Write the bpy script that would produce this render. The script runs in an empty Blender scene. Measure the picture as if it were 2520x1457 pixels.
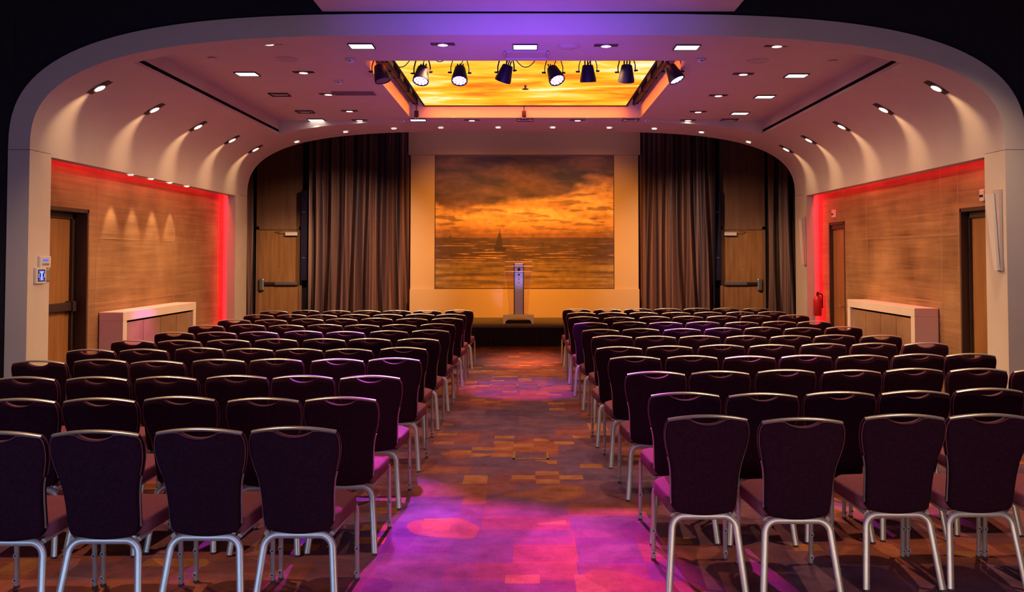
import bpy, bmesh, math, random
from mathutils import Vector, Matrix, noise
random.seed(7)
C = bpy.context.scene.collection
SC = bpy.context.scene
SC.view_settings.view_transform = 'Standard'
SC.view_settings.look = 'None'
SC.view_settings.exposure = 0.0
SC.cycles.max_bounces = 4
SC.cycles.diffuse_bounces = 2
SC.cycles.glossy_bounces = 1
SC.cycles.transmission_bounces = 4
SC.cycles.transparent_max_bounces = 6
SC.cycles.caustics_reflective = False
SC.cycles.caustics_refractive = False
SC.cycles.sample_clamp_indirect = 4.0
SC.cycles.use_denoising = True
SC.cycles.use_adaptive_sampling = True
SC.cycles.adaptive_threshold = 0.05

# ------------------------------------------------------------------ materials
def new_mat(name):
    m = bpy.data.materials.new(name); m.use_nodes = True
    nt = m.node_tree; return m, nt, nt.nodes['Principled BSDF']
def N(nt, kind, **kw):
    n = nt.nodes.new(kind)
    for k, v in kw.items():
        if k in n.inputs: n.inputs[k].default_value = v
        else: setattr(n, k, v)
    return n
def link(nt, a, b): nt.links.new(a, b)
def ramp(nt, stops, interp='LINEAR'):
    r = nt.nodes.new('ShaderNodeValToRGB'); r.color_ramp.interpolation = interp
    e = r.color_ramp.elements
    while len(e) < len(stops): e.new(0.5)
    for i, (p, c) in enumerate(stops):
        e[i].position = p; e[i].color = (c[0], c[1], c[2], 1)
    return r
def plain(name, col, rough=0.6, metal=0.0, var=0.12, scale=12.0, bump=0.0, spec=0.5, sheen=0.0):
    m, nt, b = new_mat(name)
    tc = N(nt, 'ShaderNodeTexCoord')
    nz = N(nt, 'ShaderNodeTexNoise', Scale=scale, Detail=4.0)
    link(nt, tc.outputs['Object'], nz.inputs['Vector'])
    lo = [c * (1 - var) for c in col]; hi = [min(1, c * (1 + var)) for c in col]
    r = ramp(nt, [(0.3, lo), (0.7, hi)])
    link(nt, nz.outputs['Fac'], r.inputs['Fac']); link(nt, r.outputs['Color'], b.inputs['Base Color'])
    b.inputs['Roughness'].default_value = rough; b.inputs['Metallic'].default_value = metal
    b.inputs['Specular IOR Level'].default_value = spec
    if sheen: b.inputs['Sheen Weight'].default_value = sheen; b.inputs['Sheen Roughness'].default_value = 0.4
    if bump:
        n2 = N(nt, 'ShaderNodeTexNoise', Scale=scale * 18, Detail=2.0)
        link(nt, tc.outputs['Object'], n2.inputs['Vector'])
        bp = N(nt, 'ShaderNodeBump', Strength=bump, Distance=0.004)
        link(nt, n2.outputs['Fac'], bp.inputs['Height']); link(nt, bp.outputs['Normal'], b.inputs['Normal'])
    return m
def glow(name, col, strength):
    m, nt, b = new_mat(name)
    b.inputs['Base Color'].default_value = (*[min(1, c) for c in col], 1)
    b.inputs['Emission Color'].default_value = (*col, 1)
    b.inputs['Emission Strength'].default_value = strength
    m.cycles.emission_sampling = 'NONE'
    return m
def wood(name, dark, light, sx=1.0, sy=1.0, sz=0.08, scale=9.0, rough=0.5, mottle=0.35):
    m, nt, b = new_mat(name)
    tc = N(nt, 'ShaderNodeTexCoord')
    mp = N(nt, 'ShaderNodeMapping'); mp.inputs['Scale'].default_value = (sx, sy, sz)
    link(nt, tc.outputs['Object'], mp.inputs['Vector'])
    n1 = N(nt, 'ShaderNodeTexNoise', Scale=scale, Detail=8.0, Roughness=0.65, Distortion=0.4)
    link(nt, mp.outputs['Vector'], n1.inputs['Vector'])
    n2 = N(nt, 'ShaderNodeTexNoise', Scale=1.6, Detail=3.0)
    link(nt, tc.outputs['Object'], n2.inputs['Vector'])
    mx = N(nt, 'ShaderNodeMix', data_type='FLOAT'); mx.inputs[0].default_value = mottle
    link(nt, n1.outputs['Fac'], mx.inputs[2]); link(nt, n2.outputs['Fac'], mx.inputs[3])
    r = ramp(nt, [(0.33, dark), (0.68, light)])
    link(nt, mx.outputs[0], r.inputs['Fac']); link(nt, r.outputs['Color'], b.inputs['Base Color'])
    b.inputs['Roughness'].default_value = rough
    bp = N(nt, 'ShaderNodeBump', Strength=0.12, Distance=0.003)
    link(nt, n1.outputs['Fac'], bp.inputs['Height']); link(nt, bp.outputs['Normal'], b.inputs['Normal'])
    return m

M = {}
M['plaster'] = plain('cream plaster', (0.62, 0.54, 0.50), 0.7, var=0.03, scale=3, bump=0.05)
M['plaster_pale'] = plain('pale paint and lit pillar side', (0.66, 0.57, 0.48), 0.65, var=0.04, scale=3, bump=0.05)  # pale cabinet paint; on pillars it paints in the lit aisle side
M['black_wall'] = plain('near black wall paint', (0.012, 0.008, 0.016), 0.8, var=0.2)
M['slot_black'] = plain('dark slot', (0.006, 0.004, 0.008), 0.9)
M['travertine'] = wood('grained wall panelling', (0.13, 0.062, 0.026), (0.44, 0.26, 0.12), 1, 0.10, 2.6, 7.0, 0.45, 0.5)
M['joint'] = plain('pale panel joint', (0.36, 0.21, 0.10), 0.6)
M['oak'] = wood('oak door veneer', (0.22, 0.095, 0.030), (0.40, 0.19, 0.062), 1.0, 1.0, 0.07, 14.0, 0.4, 0.2)
M['oak_dark'] = wood('dark oak frame', (0.03, 0.018, 0.012), (0.06, 0.034, 0.02), 1.0, 1.0, 0.07, 14.0, 0.5, 0.2)
M['walnut'] = wood('brown wall veneer', (0.17, 0.082, 0.04), (0.28, 0.14, 0.068), 1.0, 1.0, 0.06, 10.0, 0.5, 0.3)
M['cab_door'] = wood('cabinet door veneer', (0.20, 0.11, 0.06), (0.38, 0.24, 0.14), 1.0, 0.6, 0.9, 5.0, 0.45, 0.6)
M['steel'] = plain('brushed steel', (0.50, 0.48, 0.46), 0.32, 0.85, 0.08, 30)
M['bronze'] = plain('dark bronze', (0.07, 0.05, 0.05), 0.4, 0.6, 0.1, 20)
M['chair_leg'] = plain('satin chair tube', (0.62, 0.57, 0.50), 0.34, 0.55, 0.06, 40)
M['chair_rail'] = plain('satin chair rail', (0.60, 0.56, 0.50), 0.3, 0.7, 0.05, 40)
M['chair_back'] = plain('plum upholstery shaded back', (0.027, 0.006, 0.015), 0.9, 0, 0.25, 60, bump=0.25, spec=0.1)  # plum cloth of the back, darkened in colour for shade
M['chair_seat'] = plain('plum upholstery lit seat', (0.25, 0.072, 0.10), 0.9, 0, 0.12, 60, bump=0.25, spec=0.1)  # plum cloth of the seat, brightened in colour for light from above
M['piping'] = plain('wine piping', (0.22, 0.055, 0.07), 0.7, 0, 0.1, 60)
M['rubber'] = plain('grey rubber', (0.06, 0.06, 0.065), 0.6)
M['clear_knob'] = plain('grey plastic bumper', (0.50, 0.48, 0.46), 0.3)
M['black'] = plain('black metal', (0.012, 0.007, 0.028), 0.5, 0.0, 0.2, spec=0.3)  # base colour holds a violet tint of the spotlight LEDs
M['white_plastic'] = plain('white plastic', (0.72, 0.68, 0.62), 0.45, var=0.03)
M['ceil_plastic'] = plain('ceiling plastic', (0.55, 0.46, 0.44), 0.5, var=0.03)
M['beige_plastic'] = plain('beige plastic', (0.30, 0.22, 0.15), 0.5)
M['red_paint'] = plain('red paint', (0.5, 0.015, 0.015), 0.4)
M['brass'] = plain('worn brass', (0.55, 0.36, 0.12), 0.38, 0.8, 0.25, 40)
M['stage_top'] = plain('stage carpet', (0.15, 0.12, 0.10), 0.9, var=0.2, scale=30, bump=0.2)
M['skirt'] = plain('black stage skirt', (0.006, 0.004, 0.006), 0.8, var=0.2)
M['stage_wall'] = plain('orange-lit wall paint', (0.62, 0.44, 0.21), 0.7, var=0.03, scale=2)  # white surround; orange spot light is tinted into this base colour
M['lamp_white'] = glow('lamp glow', (1.0, 0.86, 0.62), 14.0)
M['lamp_square'] = glow('square lamp glow', (1.0, 0.93, 0.82), 3.2)
M['lamp_dim'] = plain('unlit reflector', (0.35, 0.28, 0.40), 0.2, 0.6)
M['lamp_frame'] = plain('dark lamp frame', (0.035, 0.026, 0.034), 0.5)
M['par_lens'] = glow('violet white lens', (0.80, 0.78, 1.0), 1.5)
M['par_base'] = glow('violet lens plate', (0.30, 0.16, 1.0), 1.0)
M['screen_blue'] = glow('blue screen', (0.05, 0.10, 0.9), 0.9)
M['screen_pale'] = glow('pale screen mark', (0.25, 0.40, 1.0), 1.1)
M['screen_dark'] = plain('screen dark', (0.01, 0.01, 0.06), 0.2)
M['column_silver'] = plain('silver lectern column', (0.42, 0.42, 0.50), 0.35, 0.6, 0.05)
M['grille'] = plain('ceiling grille', (0.22, 0.15, 0.16), 0.6)

def acrylic():
    m, nt, b = new_mat('clear acrylic')
    out = nt.nodes['Material Output']
    t = N(nt, 'ShaderNodeBsdfTransparent'); t.inputs['Color'].default_value = (0.97, 0.93, 0.90, 1)
    g = N(nt, 'ShaderNodeBsdfGlossy', Roughness=0.08)
    lw = N(nt, 'ShaderNodeLayerWeight', Blend=0.25)
    mp = N(nt, 'ShaderNodeMath', operation='MULTIPLY_ADD'); mp.inputs[1].default_value = 0.5; mp.inputs[2].default_value = 0.06
    link(nt, lw.outputs['Fresnel'], mp.inputs[0])
    mx = N(nt, 'ShaderNodeMixShader')
    link(nt, mp.outputs[0], mx.inputs[0]); link(nt, t.outputs[0], mx.inputs[1]); link(nt, g.outputs[0], mx.inputs[2])
    link(nt, mx.outputs[0], out.inputs['Surface']); nt.nodes.remove(b)
    return m
M['acrylic'] = acrylic()
M['acrylic_edge'] = plain('bright acrylic edge', (0.85, 0.62, 0.40), 0.3)

def curtain_mat():
    m, nt, b = new_mat('bronze satin curtain')
    tc = N(nt, 'ShaderNodeTexCoord')
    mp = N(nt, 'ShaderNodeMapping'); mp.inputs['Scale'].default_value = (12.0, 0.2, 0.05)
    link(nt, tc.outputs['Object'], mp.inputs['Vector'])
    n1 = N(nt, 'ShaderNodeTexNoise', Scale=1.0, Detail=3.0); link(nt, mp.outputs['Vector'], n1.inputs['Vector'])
    r = ramp(nt, [(0.30, (0.018, 0.018, 0.032)), (0.43, (0.055, 0.032, 0.034)), (0.50, (0.14, 0.072, 0.05)), (0.58, (0.25, 0.14, 0.10)), (0.70, (0.10, 0.032, 0.022))])  # fabric hue stripes, contrast raised to paint shade into the folds
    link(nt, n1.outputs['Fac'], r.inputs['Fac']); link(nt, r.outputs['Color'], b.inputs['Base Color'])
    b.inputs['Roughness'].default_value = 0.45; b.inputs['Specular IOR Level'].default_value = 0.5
    n2 = N(nt, 'ShaderNodeTexNoise', Scale=9.0, Detail=3.0); link(nt, tc.outputs['Object'], n2.inputs['Vector'])
    bp = N(nt, 'ShaderNodeBump', Strength=0.25, Distance=0.02)
    link(nt, n2.outputs['Fac'], bp.inputs['Height']); link(nt, bp.outputs['Normal'], b.inputs['Normal'])
    return m
M['curtain'] = curtain_mat()

def carpet():
    m, nt, b = new_mat('patchwork carpet')
    tc = N(nt, 'ShaderNodeTexCoord')
    def cells(scale, off=(0, 0, 0)):
        mp = N(nt, 'ShaderNodeVectorMath', operation='MULTIPLY_ADD')
        mp.inputs[1].default_value = scale; mp.inputs[2].default_value = off
        link(nt, tc.outputs['Object'], mp.inputs[0])
        fl = N(nt, 'ShaderNodeVectorMath', operation='FLOOR'); link(nt, mp.outputs[0], fl.inputs[0])
        wn = N(nt, 'ShaderNodeTexWhiteNoise', noise_dimensions='3D'); link(nt, fl.outputs[0], wn.inputs['Vector'])
        return wn.outputs['Value']
    def nz(scale, detail=2.0, rough=0.5):
        n = N(nt, 'ShaderNodeTexNoise', Scale=scale, Detail=detail, Roughness=rough)
        link(nt, tc.outputs['Object'], n.inputs['Vector']); return n.outputs['Fac']
    def mathn(op, a, bb, c=None):
        n = N(nt, 'ShaderNodeMath', operation=op)
        for i, v in enumerate((a, bb, c)):
            if v is None: continue
            if isinstance(v, (int, float)): n.inputs[i].default_value = v
            else: link(nt, v, n.inputs[i])
        return n.outputs[0]
    def mix(f, a, bb):
        n = N(nt, 'ShaderNodeMix', data_type='RGBA')
        if isinstance(f, (int, float)): n.inputs[0].default_value = f
        else: link(nt, f, n.inputs[0])
        for i, v in ((6, a), (7, bb)):
            if isinstance(v, tuple): n.inputs[i].default_value = (*v, 1)
            else: link(nt, v, n.inputs[i])
        return n.outputs[2]
    zone = nz(0.55, 1.0)
    c1 = cells((2.6, 2.1, 0.0)); c2 = cells((1.7, 3.3, 0.0), (0.37, 0.61, 0))
    v = mathn('MULTIPLY_ADD', mathn('ADD', c1, c2), 0.27, mathn('MULTIPLY', zone, 0.95))
    r = ramp(nt, [(0.30, (0.105, 0.053, 0.105)), (0.55, (0.165, 0.080, 0.125)), (0.78, (0.21, 0.075, 0.10)), (0.90, (0.29, 0.080, 0.065)), (1.0, (0.36, 0.10, 0.055))])
    link(nt, v, r.inputs['Fac'])
    col = r.outputs['Color']
    c3 = cells((5.2, 7.5, 0.0), (0.2, 0.1, 0))
    k3 = mathn('GREATER_THAN', mathn('ADD', c3, mathn('MULTIPLY', zone, 0.25)), 1.06)
    col = mix(k3, col, (0.42, 0.15, 0.06))
    blob = mathn('GREATER_THAN', nz(1.15, 1.5), 0.63)
    col = mix(mathn('MULTIPLY', blob, 0.8), col, (0.34, 0.10, 0.045))
    wear = nz(5.0, 5.0, 0.65)
    pile = nz(160.0, 2.0)
    f = mathn('MULTIPLY', mathn('MULTIPLY_ADD', wear, 1.5, 0.25), mathn('MULTIPLY_ADD', pile, 1.5, 0.25))
    sc = N(nt, 'ShaderNodeVectorMath', operation='SCALE'); link(nt, col, sc.inputs[0]); link(nt, f, sc.inputs['Scale'])
    link(nt, sc.outputs[0], b.inputs['Base Color'])
    b.inputs['Roughness'].default_value = 0.95; b.inputs['Specular IOR Level'].default_value = 0.1
    bp = N(nt, 'ShaderNodeBump', Strength=0.35, Distance=0.006)
    link(nt, pile, bp.inputs['Height']); link(nt, bp.outputs['Normal'], b.inputs['Normal'])
    return m
M['carpet'] = carpet()

def sky_panel():
    m, nt, b = new_mat('backlit cloud print')
    out = nt.nodes['Material Output']
    tc = N(nt, 'ShaderNodeTexCoord')
    mp = N(nt, 'ShaderNodeMapping'); mp.inputs['Scale'].default_value = (0.50, 1.35, 1.0); mp.inputs['Location'].default_value = (3.3, 1.7, 0)
    link(nt, tc.outputs['Object'], mp.inputs['Vector'])
    n1 = N(nt, 'ShaderNodeTexNoise', Scale=1.35, Detail=6.0, Roughness=0.58, Distortion=0.5)
    link(nt, mp.outputs['Vector'], n1.inputs['Vector'])
    r = ramp(nt, [(0.30, (1.0, 0.13, 0.010)), (0.40, (1.0, 0.24, 0.015)), (0.48, (1.0, 0.44, 0.02)), (0.55, (1.0, 0.56, 0.05)), (0.61, (1.0, 0.74, 0.30)), (0.68, (1.0, 0.86, 0.62))])
    link(nt, n1.outputs['Fac'], r.inputs['Fac'])
    e = N(nt, 'ShaderNodeEmission', Strength=1.25); link(nt, r.outputs['Color'], e.inputs['Color'])
    link(nt, e.outputs[0], out.inputs['Surface']); nt.nodes.remove(b)
    return m
M['sky_panel'] = sky_panel()

def painted():
    m, nt, b = new_mat('oil paint')
    at = N(nt, 'ShaderNodeAttribute', attribute_name='paint')
    link(nt, at.outputs['Color'], b.inputs['Base Color'])
    b.inputs['Roughness'].default_value = 0.55
    tc = N(nt, 'ShaderNodeTexCoord')
    n2 = N(nt, 'ShaderNodeTexNoise', Scale=60.0, Detail=3.0); link(nt, tc.outputs['Object'], n2.inputs['Vector'])
    bp = N(nt, 'ShaderNodeBump', Strength=0.12, Distance=0.01)
    link(nt, n2.outputs['Fac'], bp.inputs['Height']); link(nt, bp.outputs['Normal'], b.inputs['Normal'])
    return m
M['painted'] = painted()

# ------------------------------------------------------------------ mesh helpers
class G:
    """collects shapes, then links them as ONE mesh object"""
    def __init__(s): s.v = []; s.f = []; s.m = []
    def add(s, vs, fs, mi=0):
        o = len(s.v); s.v += [tuple(p) for p in vs]
        s.f += [[i + o for i in f] for f in fs]; s.m += [mi] * len(fs); return s
    def box(s, x0, x1, y0, y1, z0, z1, mi=0, bev=0.0):
        bm = bmesh.new(); bmesh.ops.create_cube(bm, size=1)
        for v in bm.verts:
            v.co = ((x0 + x1) / 2 + v.co.x * (x1 - x0), (y0 + y1) / 2 + v.co.y * (y1 - y0), (z0 + z1) / 2 + v.co.z * (z1 - z0))
        if bev: bmesh.ops.bevel(bm, geom=bm.edges[:], offset=bev, segments=2, affect='EDGES', profile=0.5)
        return s.bm(bm, mi)
    def bm(s, bm, mi=0, mat=None):
        bm.verts.index_update()
        vs = [(mat @ v.co if mat else v.co) for v in bm.verts]; fs = [[v.index for v in f.verts] for f in bm.faces]
        bm.free(); return s.add(vs, fs, mi)
    def cyl(s, p0, p1, r0, r1=None, n=16, mi=0, caps=True):
        r1 = r0 if r1 is None else r1
        p0 = Vector(p0); p1 = Vector(p1); t = (p1 - p0).normalized()
        a = t.orthogonal().normalized(); b = t.cross(a)
        vs = []
        for p, r in ((p0, r0), (p1, r1)):
            for k in range(n):
                w = 2 * math.pi * k / n; vs.append(p + a * (r * math.cos(w)) + b * (r * math.sin(w)))
        fs = [[k, (k + 1) % n, n + (k + 1) % n, n + k] for k in range(n)]
        if caps: fs += [list(range(n))[::-1], list(range(n, 2 * n))]
        return s.add(vs, fs, mi)
    def tube(s, path, ra, rb=None, ref=(0, 0, 1), n=10, mi=0, closed=False):
        rb = ra if rb is None else rb
        P = [Vector(p) for p in path]; ref = Vector(ref); vs = []
        L = len(P)
        for i, p in enumerate(P):
            if closed: t = P[(i + 1) % L] - P[i - 1]
            else: t = P[min(i + 1, L - 1)] - P[max(i - 1, 0)]
            t.normalize(); sd = t.cross(ref)
            if sd.length < 1e-4: sd = t.orthogonal()
            sd.normalize(); up = sd.cross(t)
            for k in range(n):
                w = 2 * math.pi * k / n; vs.append(p + sd * (ra * math.cos(w)) + up * (rb * math.sin(w)))
        fs = []
        for i in range(L if closed else L - 1):
            j = (i + 1) % L
            for k in range(n):
                fs.append([i * n + k, i * n + (k + 1) % n, j * n + (k + 1) % n, j * n + k])
        if not closed: fs += [list(range(n))[::-1], [(L - 1) * n + k for k in range(n)]]
        return s.add(vs, fs, mi)
    def grid(s, rows, mi=0):
        nr = len(rows); nc = len(rows[0])
        vs = [p for r in rows for p in r]
        fs = [[i * nc + j, i * nc + j + 1, (i + 1) * nc + j + 1, (i + 1) * nc + j] for i in range(nr - 1) for j in range(nc - 1)]
        return s.add(vs, fs, mi)
    def quad(s, a, b, c, d, mi=0): return s.add([a, b, c, d], [[0, 1, 2, 3]], mi)
    def poly(s, pts, mi=0): return s.add(pts, [list(range(len(pts)))], mi)
    def prism(s, pts, ext, mi=0):
        n = len(pts); e = Vector(ext); vs = [Vector(p) for p in pts] + [Vector(p) + e for p in pts]
        fs = [list(range(n)), list(range(n, 2 * n))[::-1]] + [[k, n + k, n + (k + 1) % n, (k + 1) % n] for k in range(n)]
        return s.add(vs, fs, mi)
    def mesh(s, name, mats, smooth=None, fix=True):
        me = bpy.data.meshes.new(name); me.from_pydata(s.v, [], s.f)
        for k in (mats if isinstance(mats, (list, tuple)) else [mats]): me.materials.append(M[k])
        me.polygons.foreach_set('material_index', s.m)
        if fix:
            b = bmesh.new(); b.from_mesh(me); bmesh.ops.recalc_face_normals(b, faces=b.faces[:]); b.to_mesh(me); b.free()
        if smooth is not None:
            me.polygons.foreach_set('use_smooth', [True] * len(me.polygons))
            me.set_sharp_from_angle(angle=math.radians(smooth))
        me.update(); return me
    def build(s, name, mats, parent=None, smooth=None, fix=True):
        return put(name, s.mesh(name, mats, smooth, fix), parent)
def put(name, me, parent=None):
    o = bpy.data.objects.new(name, me); C.objects.link(o)
    if parent: o.parent = parent
    return o
def thing(name, label, cat, loc=(0, 0, 0), rz=0.0, group=None):
    o = bpy.data.objects.new(name, None); o.empty_display_size = 0.1; C.objects.link(o)
    o.location = loc; o.rotation_euler = (0, 0, rz); return tag(o, label, cat, group)
def tag(o, label, cat, group=None):
    o['label'] = label; o['category'] = cat
    if group: o['group'] = group
    return o
def struct(o, label=None, cat=None):
    o['kind'] = 'structure'
    if label: o['label'] = label
    if cat: o['category'] = cat
    return o
def children(o): return [c for c in C.objects if c.parent == o]
def copy_tree(o, kids):
    r = o.copy(); C.objects.link(r)
    for ch, subs in kids:
        c = ch.copy(); C.objects.link(c); c.parent = r
        for g in subs:
            d = g.copy(); C.objects.link(d); d.parent = c
    return r
def fillet(pts, r, n=6):
    P = [Vector(p) for p in pts]; out = [P[0]]
    for i in range(1, len(P) - 1):
        a = (P[i - 1] - P[i]).normalized(); b = (P[i + 1] - P[i]).normalized()
        ang = a.angle(b); d = r / math.tan(ang / 2)
        ctr = P[i] + (a + b).normalized() * (r / math.sin(ang / 2))
        s0 = P[i] + a * d - ctr; s1 = P[i] + b * d - ctr; w = s0.angle(s1)
        for k in range(n + 1):
            t = k / n
            out.append(ctr + (s0 * math.sin((1 - t) * w) + s1 * math.sin(t * w)) / math.sin(w))
    out.append(P[-1]); return out
def interp(x, xs, ys):
    if x <= xs[0]: return ys[0]
    for i in range(len(xs) - 1):
        if x <= xs[i + 1]:
            t = (x - xs[i]) / (xs[i + 1] - xs[i]); return ys[i] + t * (ys[i + 1] - ys[i])
    return ys[-1]
ORD = ['first', 'second', 'third', 'fourth', 'fifth', 'sixth', 'seventh', 'eighth', 'ninth', 'tenth', 'eleventh']

# ------------------------------------------------------------------ camera
cam_d = bpy.data.cameras.new('camera'); cam = bpy.data.objects.new('camera', cam_d); C.objects.link(cam)
cam.location = (0.076, 0.0, 1.787); cam.rotation_euler = (math.pi / 2 + 0.033, 0, 0)
cam_d.sensor_width = 36; cam_d.lens = 2190 / 2520 * 36
cam_d.shift_x = (1260 - 1294) / 2520; cam_d.shift_y = (557.7 - 728.5) / 2520
cam_d.clip_start = 0.05
SC.camera = cam
w = bpy.data.worlds.new('world'); SC.world = w; w.use_nodes = True
w.node_tree.nodes['Background'].inputs[0].default_value = (0.02, 0.015, 0.03, 1)
w.node_tree.nodes['Background'].inputs[1].default_value = 0.2
PW = dict(down=75, square=45, rib=45, cove=13, tiny=40, red=70, redp=9, wash=720, curt=1500, header=170, lect=1500, mag=2600, vio=2600, crown=250, near=120, cool=28, warmleg=24, wall=62, pillar=420, fill=24, coffer=9, orange=7000, seatfill=260, door=700)

# ------------------------------------------------------------------ the room
A, ZS, B = 4.455, 2.76, 1.055            # half width, spring height and rise of the vault
BW = 0.198                               # width of the band round the arch
YF, YR = 8.10, 14.45                     # front and rear face of the vault
ZC = ZS + B
def vault(k, n=72, a=A, b=B, t0=-1.0, t1=1.0):
    pass
def prof(a, b, n=60):
    """points (x, z) of the arch from the left spring over the crown to the right spring"""
    out = []
    for i in range(n + 1):
        ph = math.pi * i / n
        c = math.cos(ph); s_ = math.sin(ph)
        out.append((-math.copysign(abs(c) ** 0.5, c) * a, ZS + b * max(0.0, s_) ** (2 / 2.7)))
    return out
def vz(x): return ZS + B * max(0.0, 1 - abs(x / A) ** 4) ** (1 / 2.7)
TS = 0.815; XS = A * TS; ZSL = vz(XS)    # where the slot in the vault runs
XW = 4.72                                # recessed side walls
# floor
g = G(); g.grid([[(x, y, 0) for x in (-7.2, 7.2)] for y in (-4.0, 21.2)])
struct(g.build('floor', 'carpet', fix=False), 'patchwork carpet in plum and rust running up the aisle', 'floor')
# front band of the arch with its two legs and the thin rib behind it
g = G()
pi_, po = prof(A, B), prof(A + BW, B + BW)
g.grid([[(x, YF, z) for x, z in po], [(x, YF, z) for x, z in pi_]])
g.grid([[(x, YF, z) for x, z in pi_], [(x, 8.36, z) for x, z in pi_]])
g.grid([[(x, YF, z) for x, z in po], [(x, 8.2, z) for x, z in po]])
n_ = len(pi_)
sl = [i for i, (x, z) in enumerate(pi_) if abs(x) < XS]
g.grid([[(pi_[i][0], 8.36, pi_[i][1]) for i in sl], [(pi_[i][0], 8.36, ZC + 0.006) for i in sl]])
band = struct(g.build('trim_1', 'plaster', smooth=40), 'cream curved band framing the vault opening', 'arch')
for sgn in (-1, 1):
    x0, x1 = sorted((sgn * A, sgn * (A + BW)))
    q = G().box(x0, x1, YF, 8.47, 0, ZS - 0.004)
    # inner side facing the aisle: its lit look is painted as a paler tone
    xi = sgn * (A - 0.001); q.quad((xi, YF + 0.002, 0), (xi, 8.47, 0), (xi, 8.47, ZS - 0.004), (xi, YF + 0.002, ZS - 0.004), 1)
    if sgn > 0: q.box(A + 0.02, 5.1, 8.3, 8.47, 0, 3.3)
    else: q.box(-5.1, -A - 0.02, 8.3, 8.47, 0, 3.3)
    q.build('pillar', ['plaster', 'plaster_pale'], band)
# side coves with the lip under the slot
for sgn, nm in ((-1, 'trim_2'), (1, 'trim_3')):
    xs = []
    for i in range(41):
        ph = (math.pi / 2) * i / 40; x = A * math.cos(ph) ** 0.5
        if x >= XS: xs.append((sgn * x, ZS + B * math.sin(ph) ** (2 / 2.7)))
    xs.append((sgn * XS, ZSL))
    q = G()
    q.grid([[(x, y, z) for x, z in xs] for y in (8.36, 13.3)])
    q.grid([[(x, 13.3, z) for x, z in xs], [(x, YR, z) for x, z in xs]])
    q.quad((sgn * XS, 8.36, ZSL), (sgn * XS, 13.3, ZSL), (sgn * XS, 13.3, ZSL + 0.035), (sgn * XS, 8.36, ZSL + 0.035))
    # underside of the cove over the side recess
    q.box(*sorted((sgn * A, sgn * 4.58)), 8.47, 13.95, ZS - 0.03, ZS + 0.01)
    q.box(*sorted((sgn * 4.56, sgn * 4.58)), 8.47, 13.95, ZS, 3.2)
    o = struct(q.build(nm, 'plaster', smooth=40), 'curved cream cove along the %s side of the vault' % ('left' if sgn < 0 else 'right'), 'cove')
    s_ = G(); xo = sgn * (XS + 0.05)
    s_.quad((xo, 8.36, ZSL + 0.03), (xo, 13.3, ZSL + 0.03), (xo, 13.3, ZSL + 0.075), (xo, 8.36, ZSL + 0.075))
    s_.quad((sgn * XS, 8.36, ZSL + 0.035), (sgn * XS, 13.3, ZSL + 0.035), (xo, 13.3, ZSL + 0.035), (xo, 8.36, ZSL + 0.035))
    s_.quad((sgn * XS, 8.36, ZSL + 0.073), (sgn * XS, 13.3, ZSL + 0.073), (xo, 13.3, ZSL + 0.073), (xo, 8.36, ZSL + 0.073))
    for k in range(6): s_.box(*sorted((sgn * (XS + 0.004), xo)), 8.9 + k * 0.8, 8.93 + k * 0.8, ZSL + 0.036, ZSL + 0.071)
    s_.build('air_slot', 'slot_black', o)
# flat ceiling with the hole of the coffer, its upstands and the coffer box
CX0, CX1, CY0, CY1, CZT = -1.62, 1.76, 9.206, 13.02, 4.20
g = G()
zf = ZC + 0.004
xs_ = [-XS, CX0, CX1, XS]; ys_ = [8.36, CY0, CY1, 13.3]
for i in range(3):
    for j in range(3):
        if i == 1 and j == 1: continue
        g.quad((xs_[i], ys_[j], zf), (xs_[i + 1], ys_[j], zf), (xs_[i + 1], ys_[j + 1], zf), (xs_[i], ys_[j + 1], zf))
for sgn in (-1, 1): g.quad((sgn * XS, 8.36, ZSL + 0.073), (sgn * XS, 13.3, ZSL + 0.073), (sgn * XS, 13.3, zf), (sgn * XS, 8.36, zf))
for (a_, b_, c_, d_) in ((CX0, CY0, CX1, CY0), (CX1, CY0, CX1, CY1), (CX1, CY1, CX0, CY1), (CX0, CY1, CX0, CY0)):
    g.quad((a_, b_, zf), (c_, d_, zf), (c_, d_, CZT), (a_, b_, CZT))
g.quad((CX0, CY0, CZT), (CX1, CY0, CZT), (CX1, CY1, CZT), (CX0, CY1, CZT))
struct(g.build('ceiling', 'plaster', fix=False), 'flat ceiling inside the vault with a rectangular coffer', 'ceiling')
# rear rib and pillars
g = G()
pr = [(x, z) for x, z in pi_ if abs(x) < XS]
pr = [(-XS, ZSL)] + pr + [(XS, ZSL)]
g.grid([[(x, 13.3, zf) for x, z in pr], [(x, 13.3, z) for x, z in pr]])
g.grid([[(x, 13.3, z) for x, z in pr], [(x, YR, z) for x, z in pr]])
pw = prof(A, B)
g.grid([[(x, YR, z) for x, z in pw], [(x, YR, 4.9) for x, z in pw]])
rib = struct(g.build('trim_4', 'plaster', smooth=40), 'far edge of the vault before the stage', 'arch')
for sgn in (-1, 1):
    q = G().box(*sorted((sgn * A, sgn * 4.58)), 13.87, 14.2, 0, ZS - 0.004).box(*sorted((sgn * A, sgn * 6.9)), 14.1, YR, 0, ZS - 0.004)
    q.box(*sorted((sgn * 4.58, sgn * 6.9)), 14.1, YR, ZS - 0.004, 4.9)
    xi = sgn * (A - 0.001); q.quad((xi, 13.88, 0), (xi, YR, 0), (xi, YR, ZS - 0.004), (xi, 13.88, ZS - 0.004), 1)  # inner side lightened in colour for the light falling on it
    q.build('pillar', ['plaster', 'plaster_pale'], rib)
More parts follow.
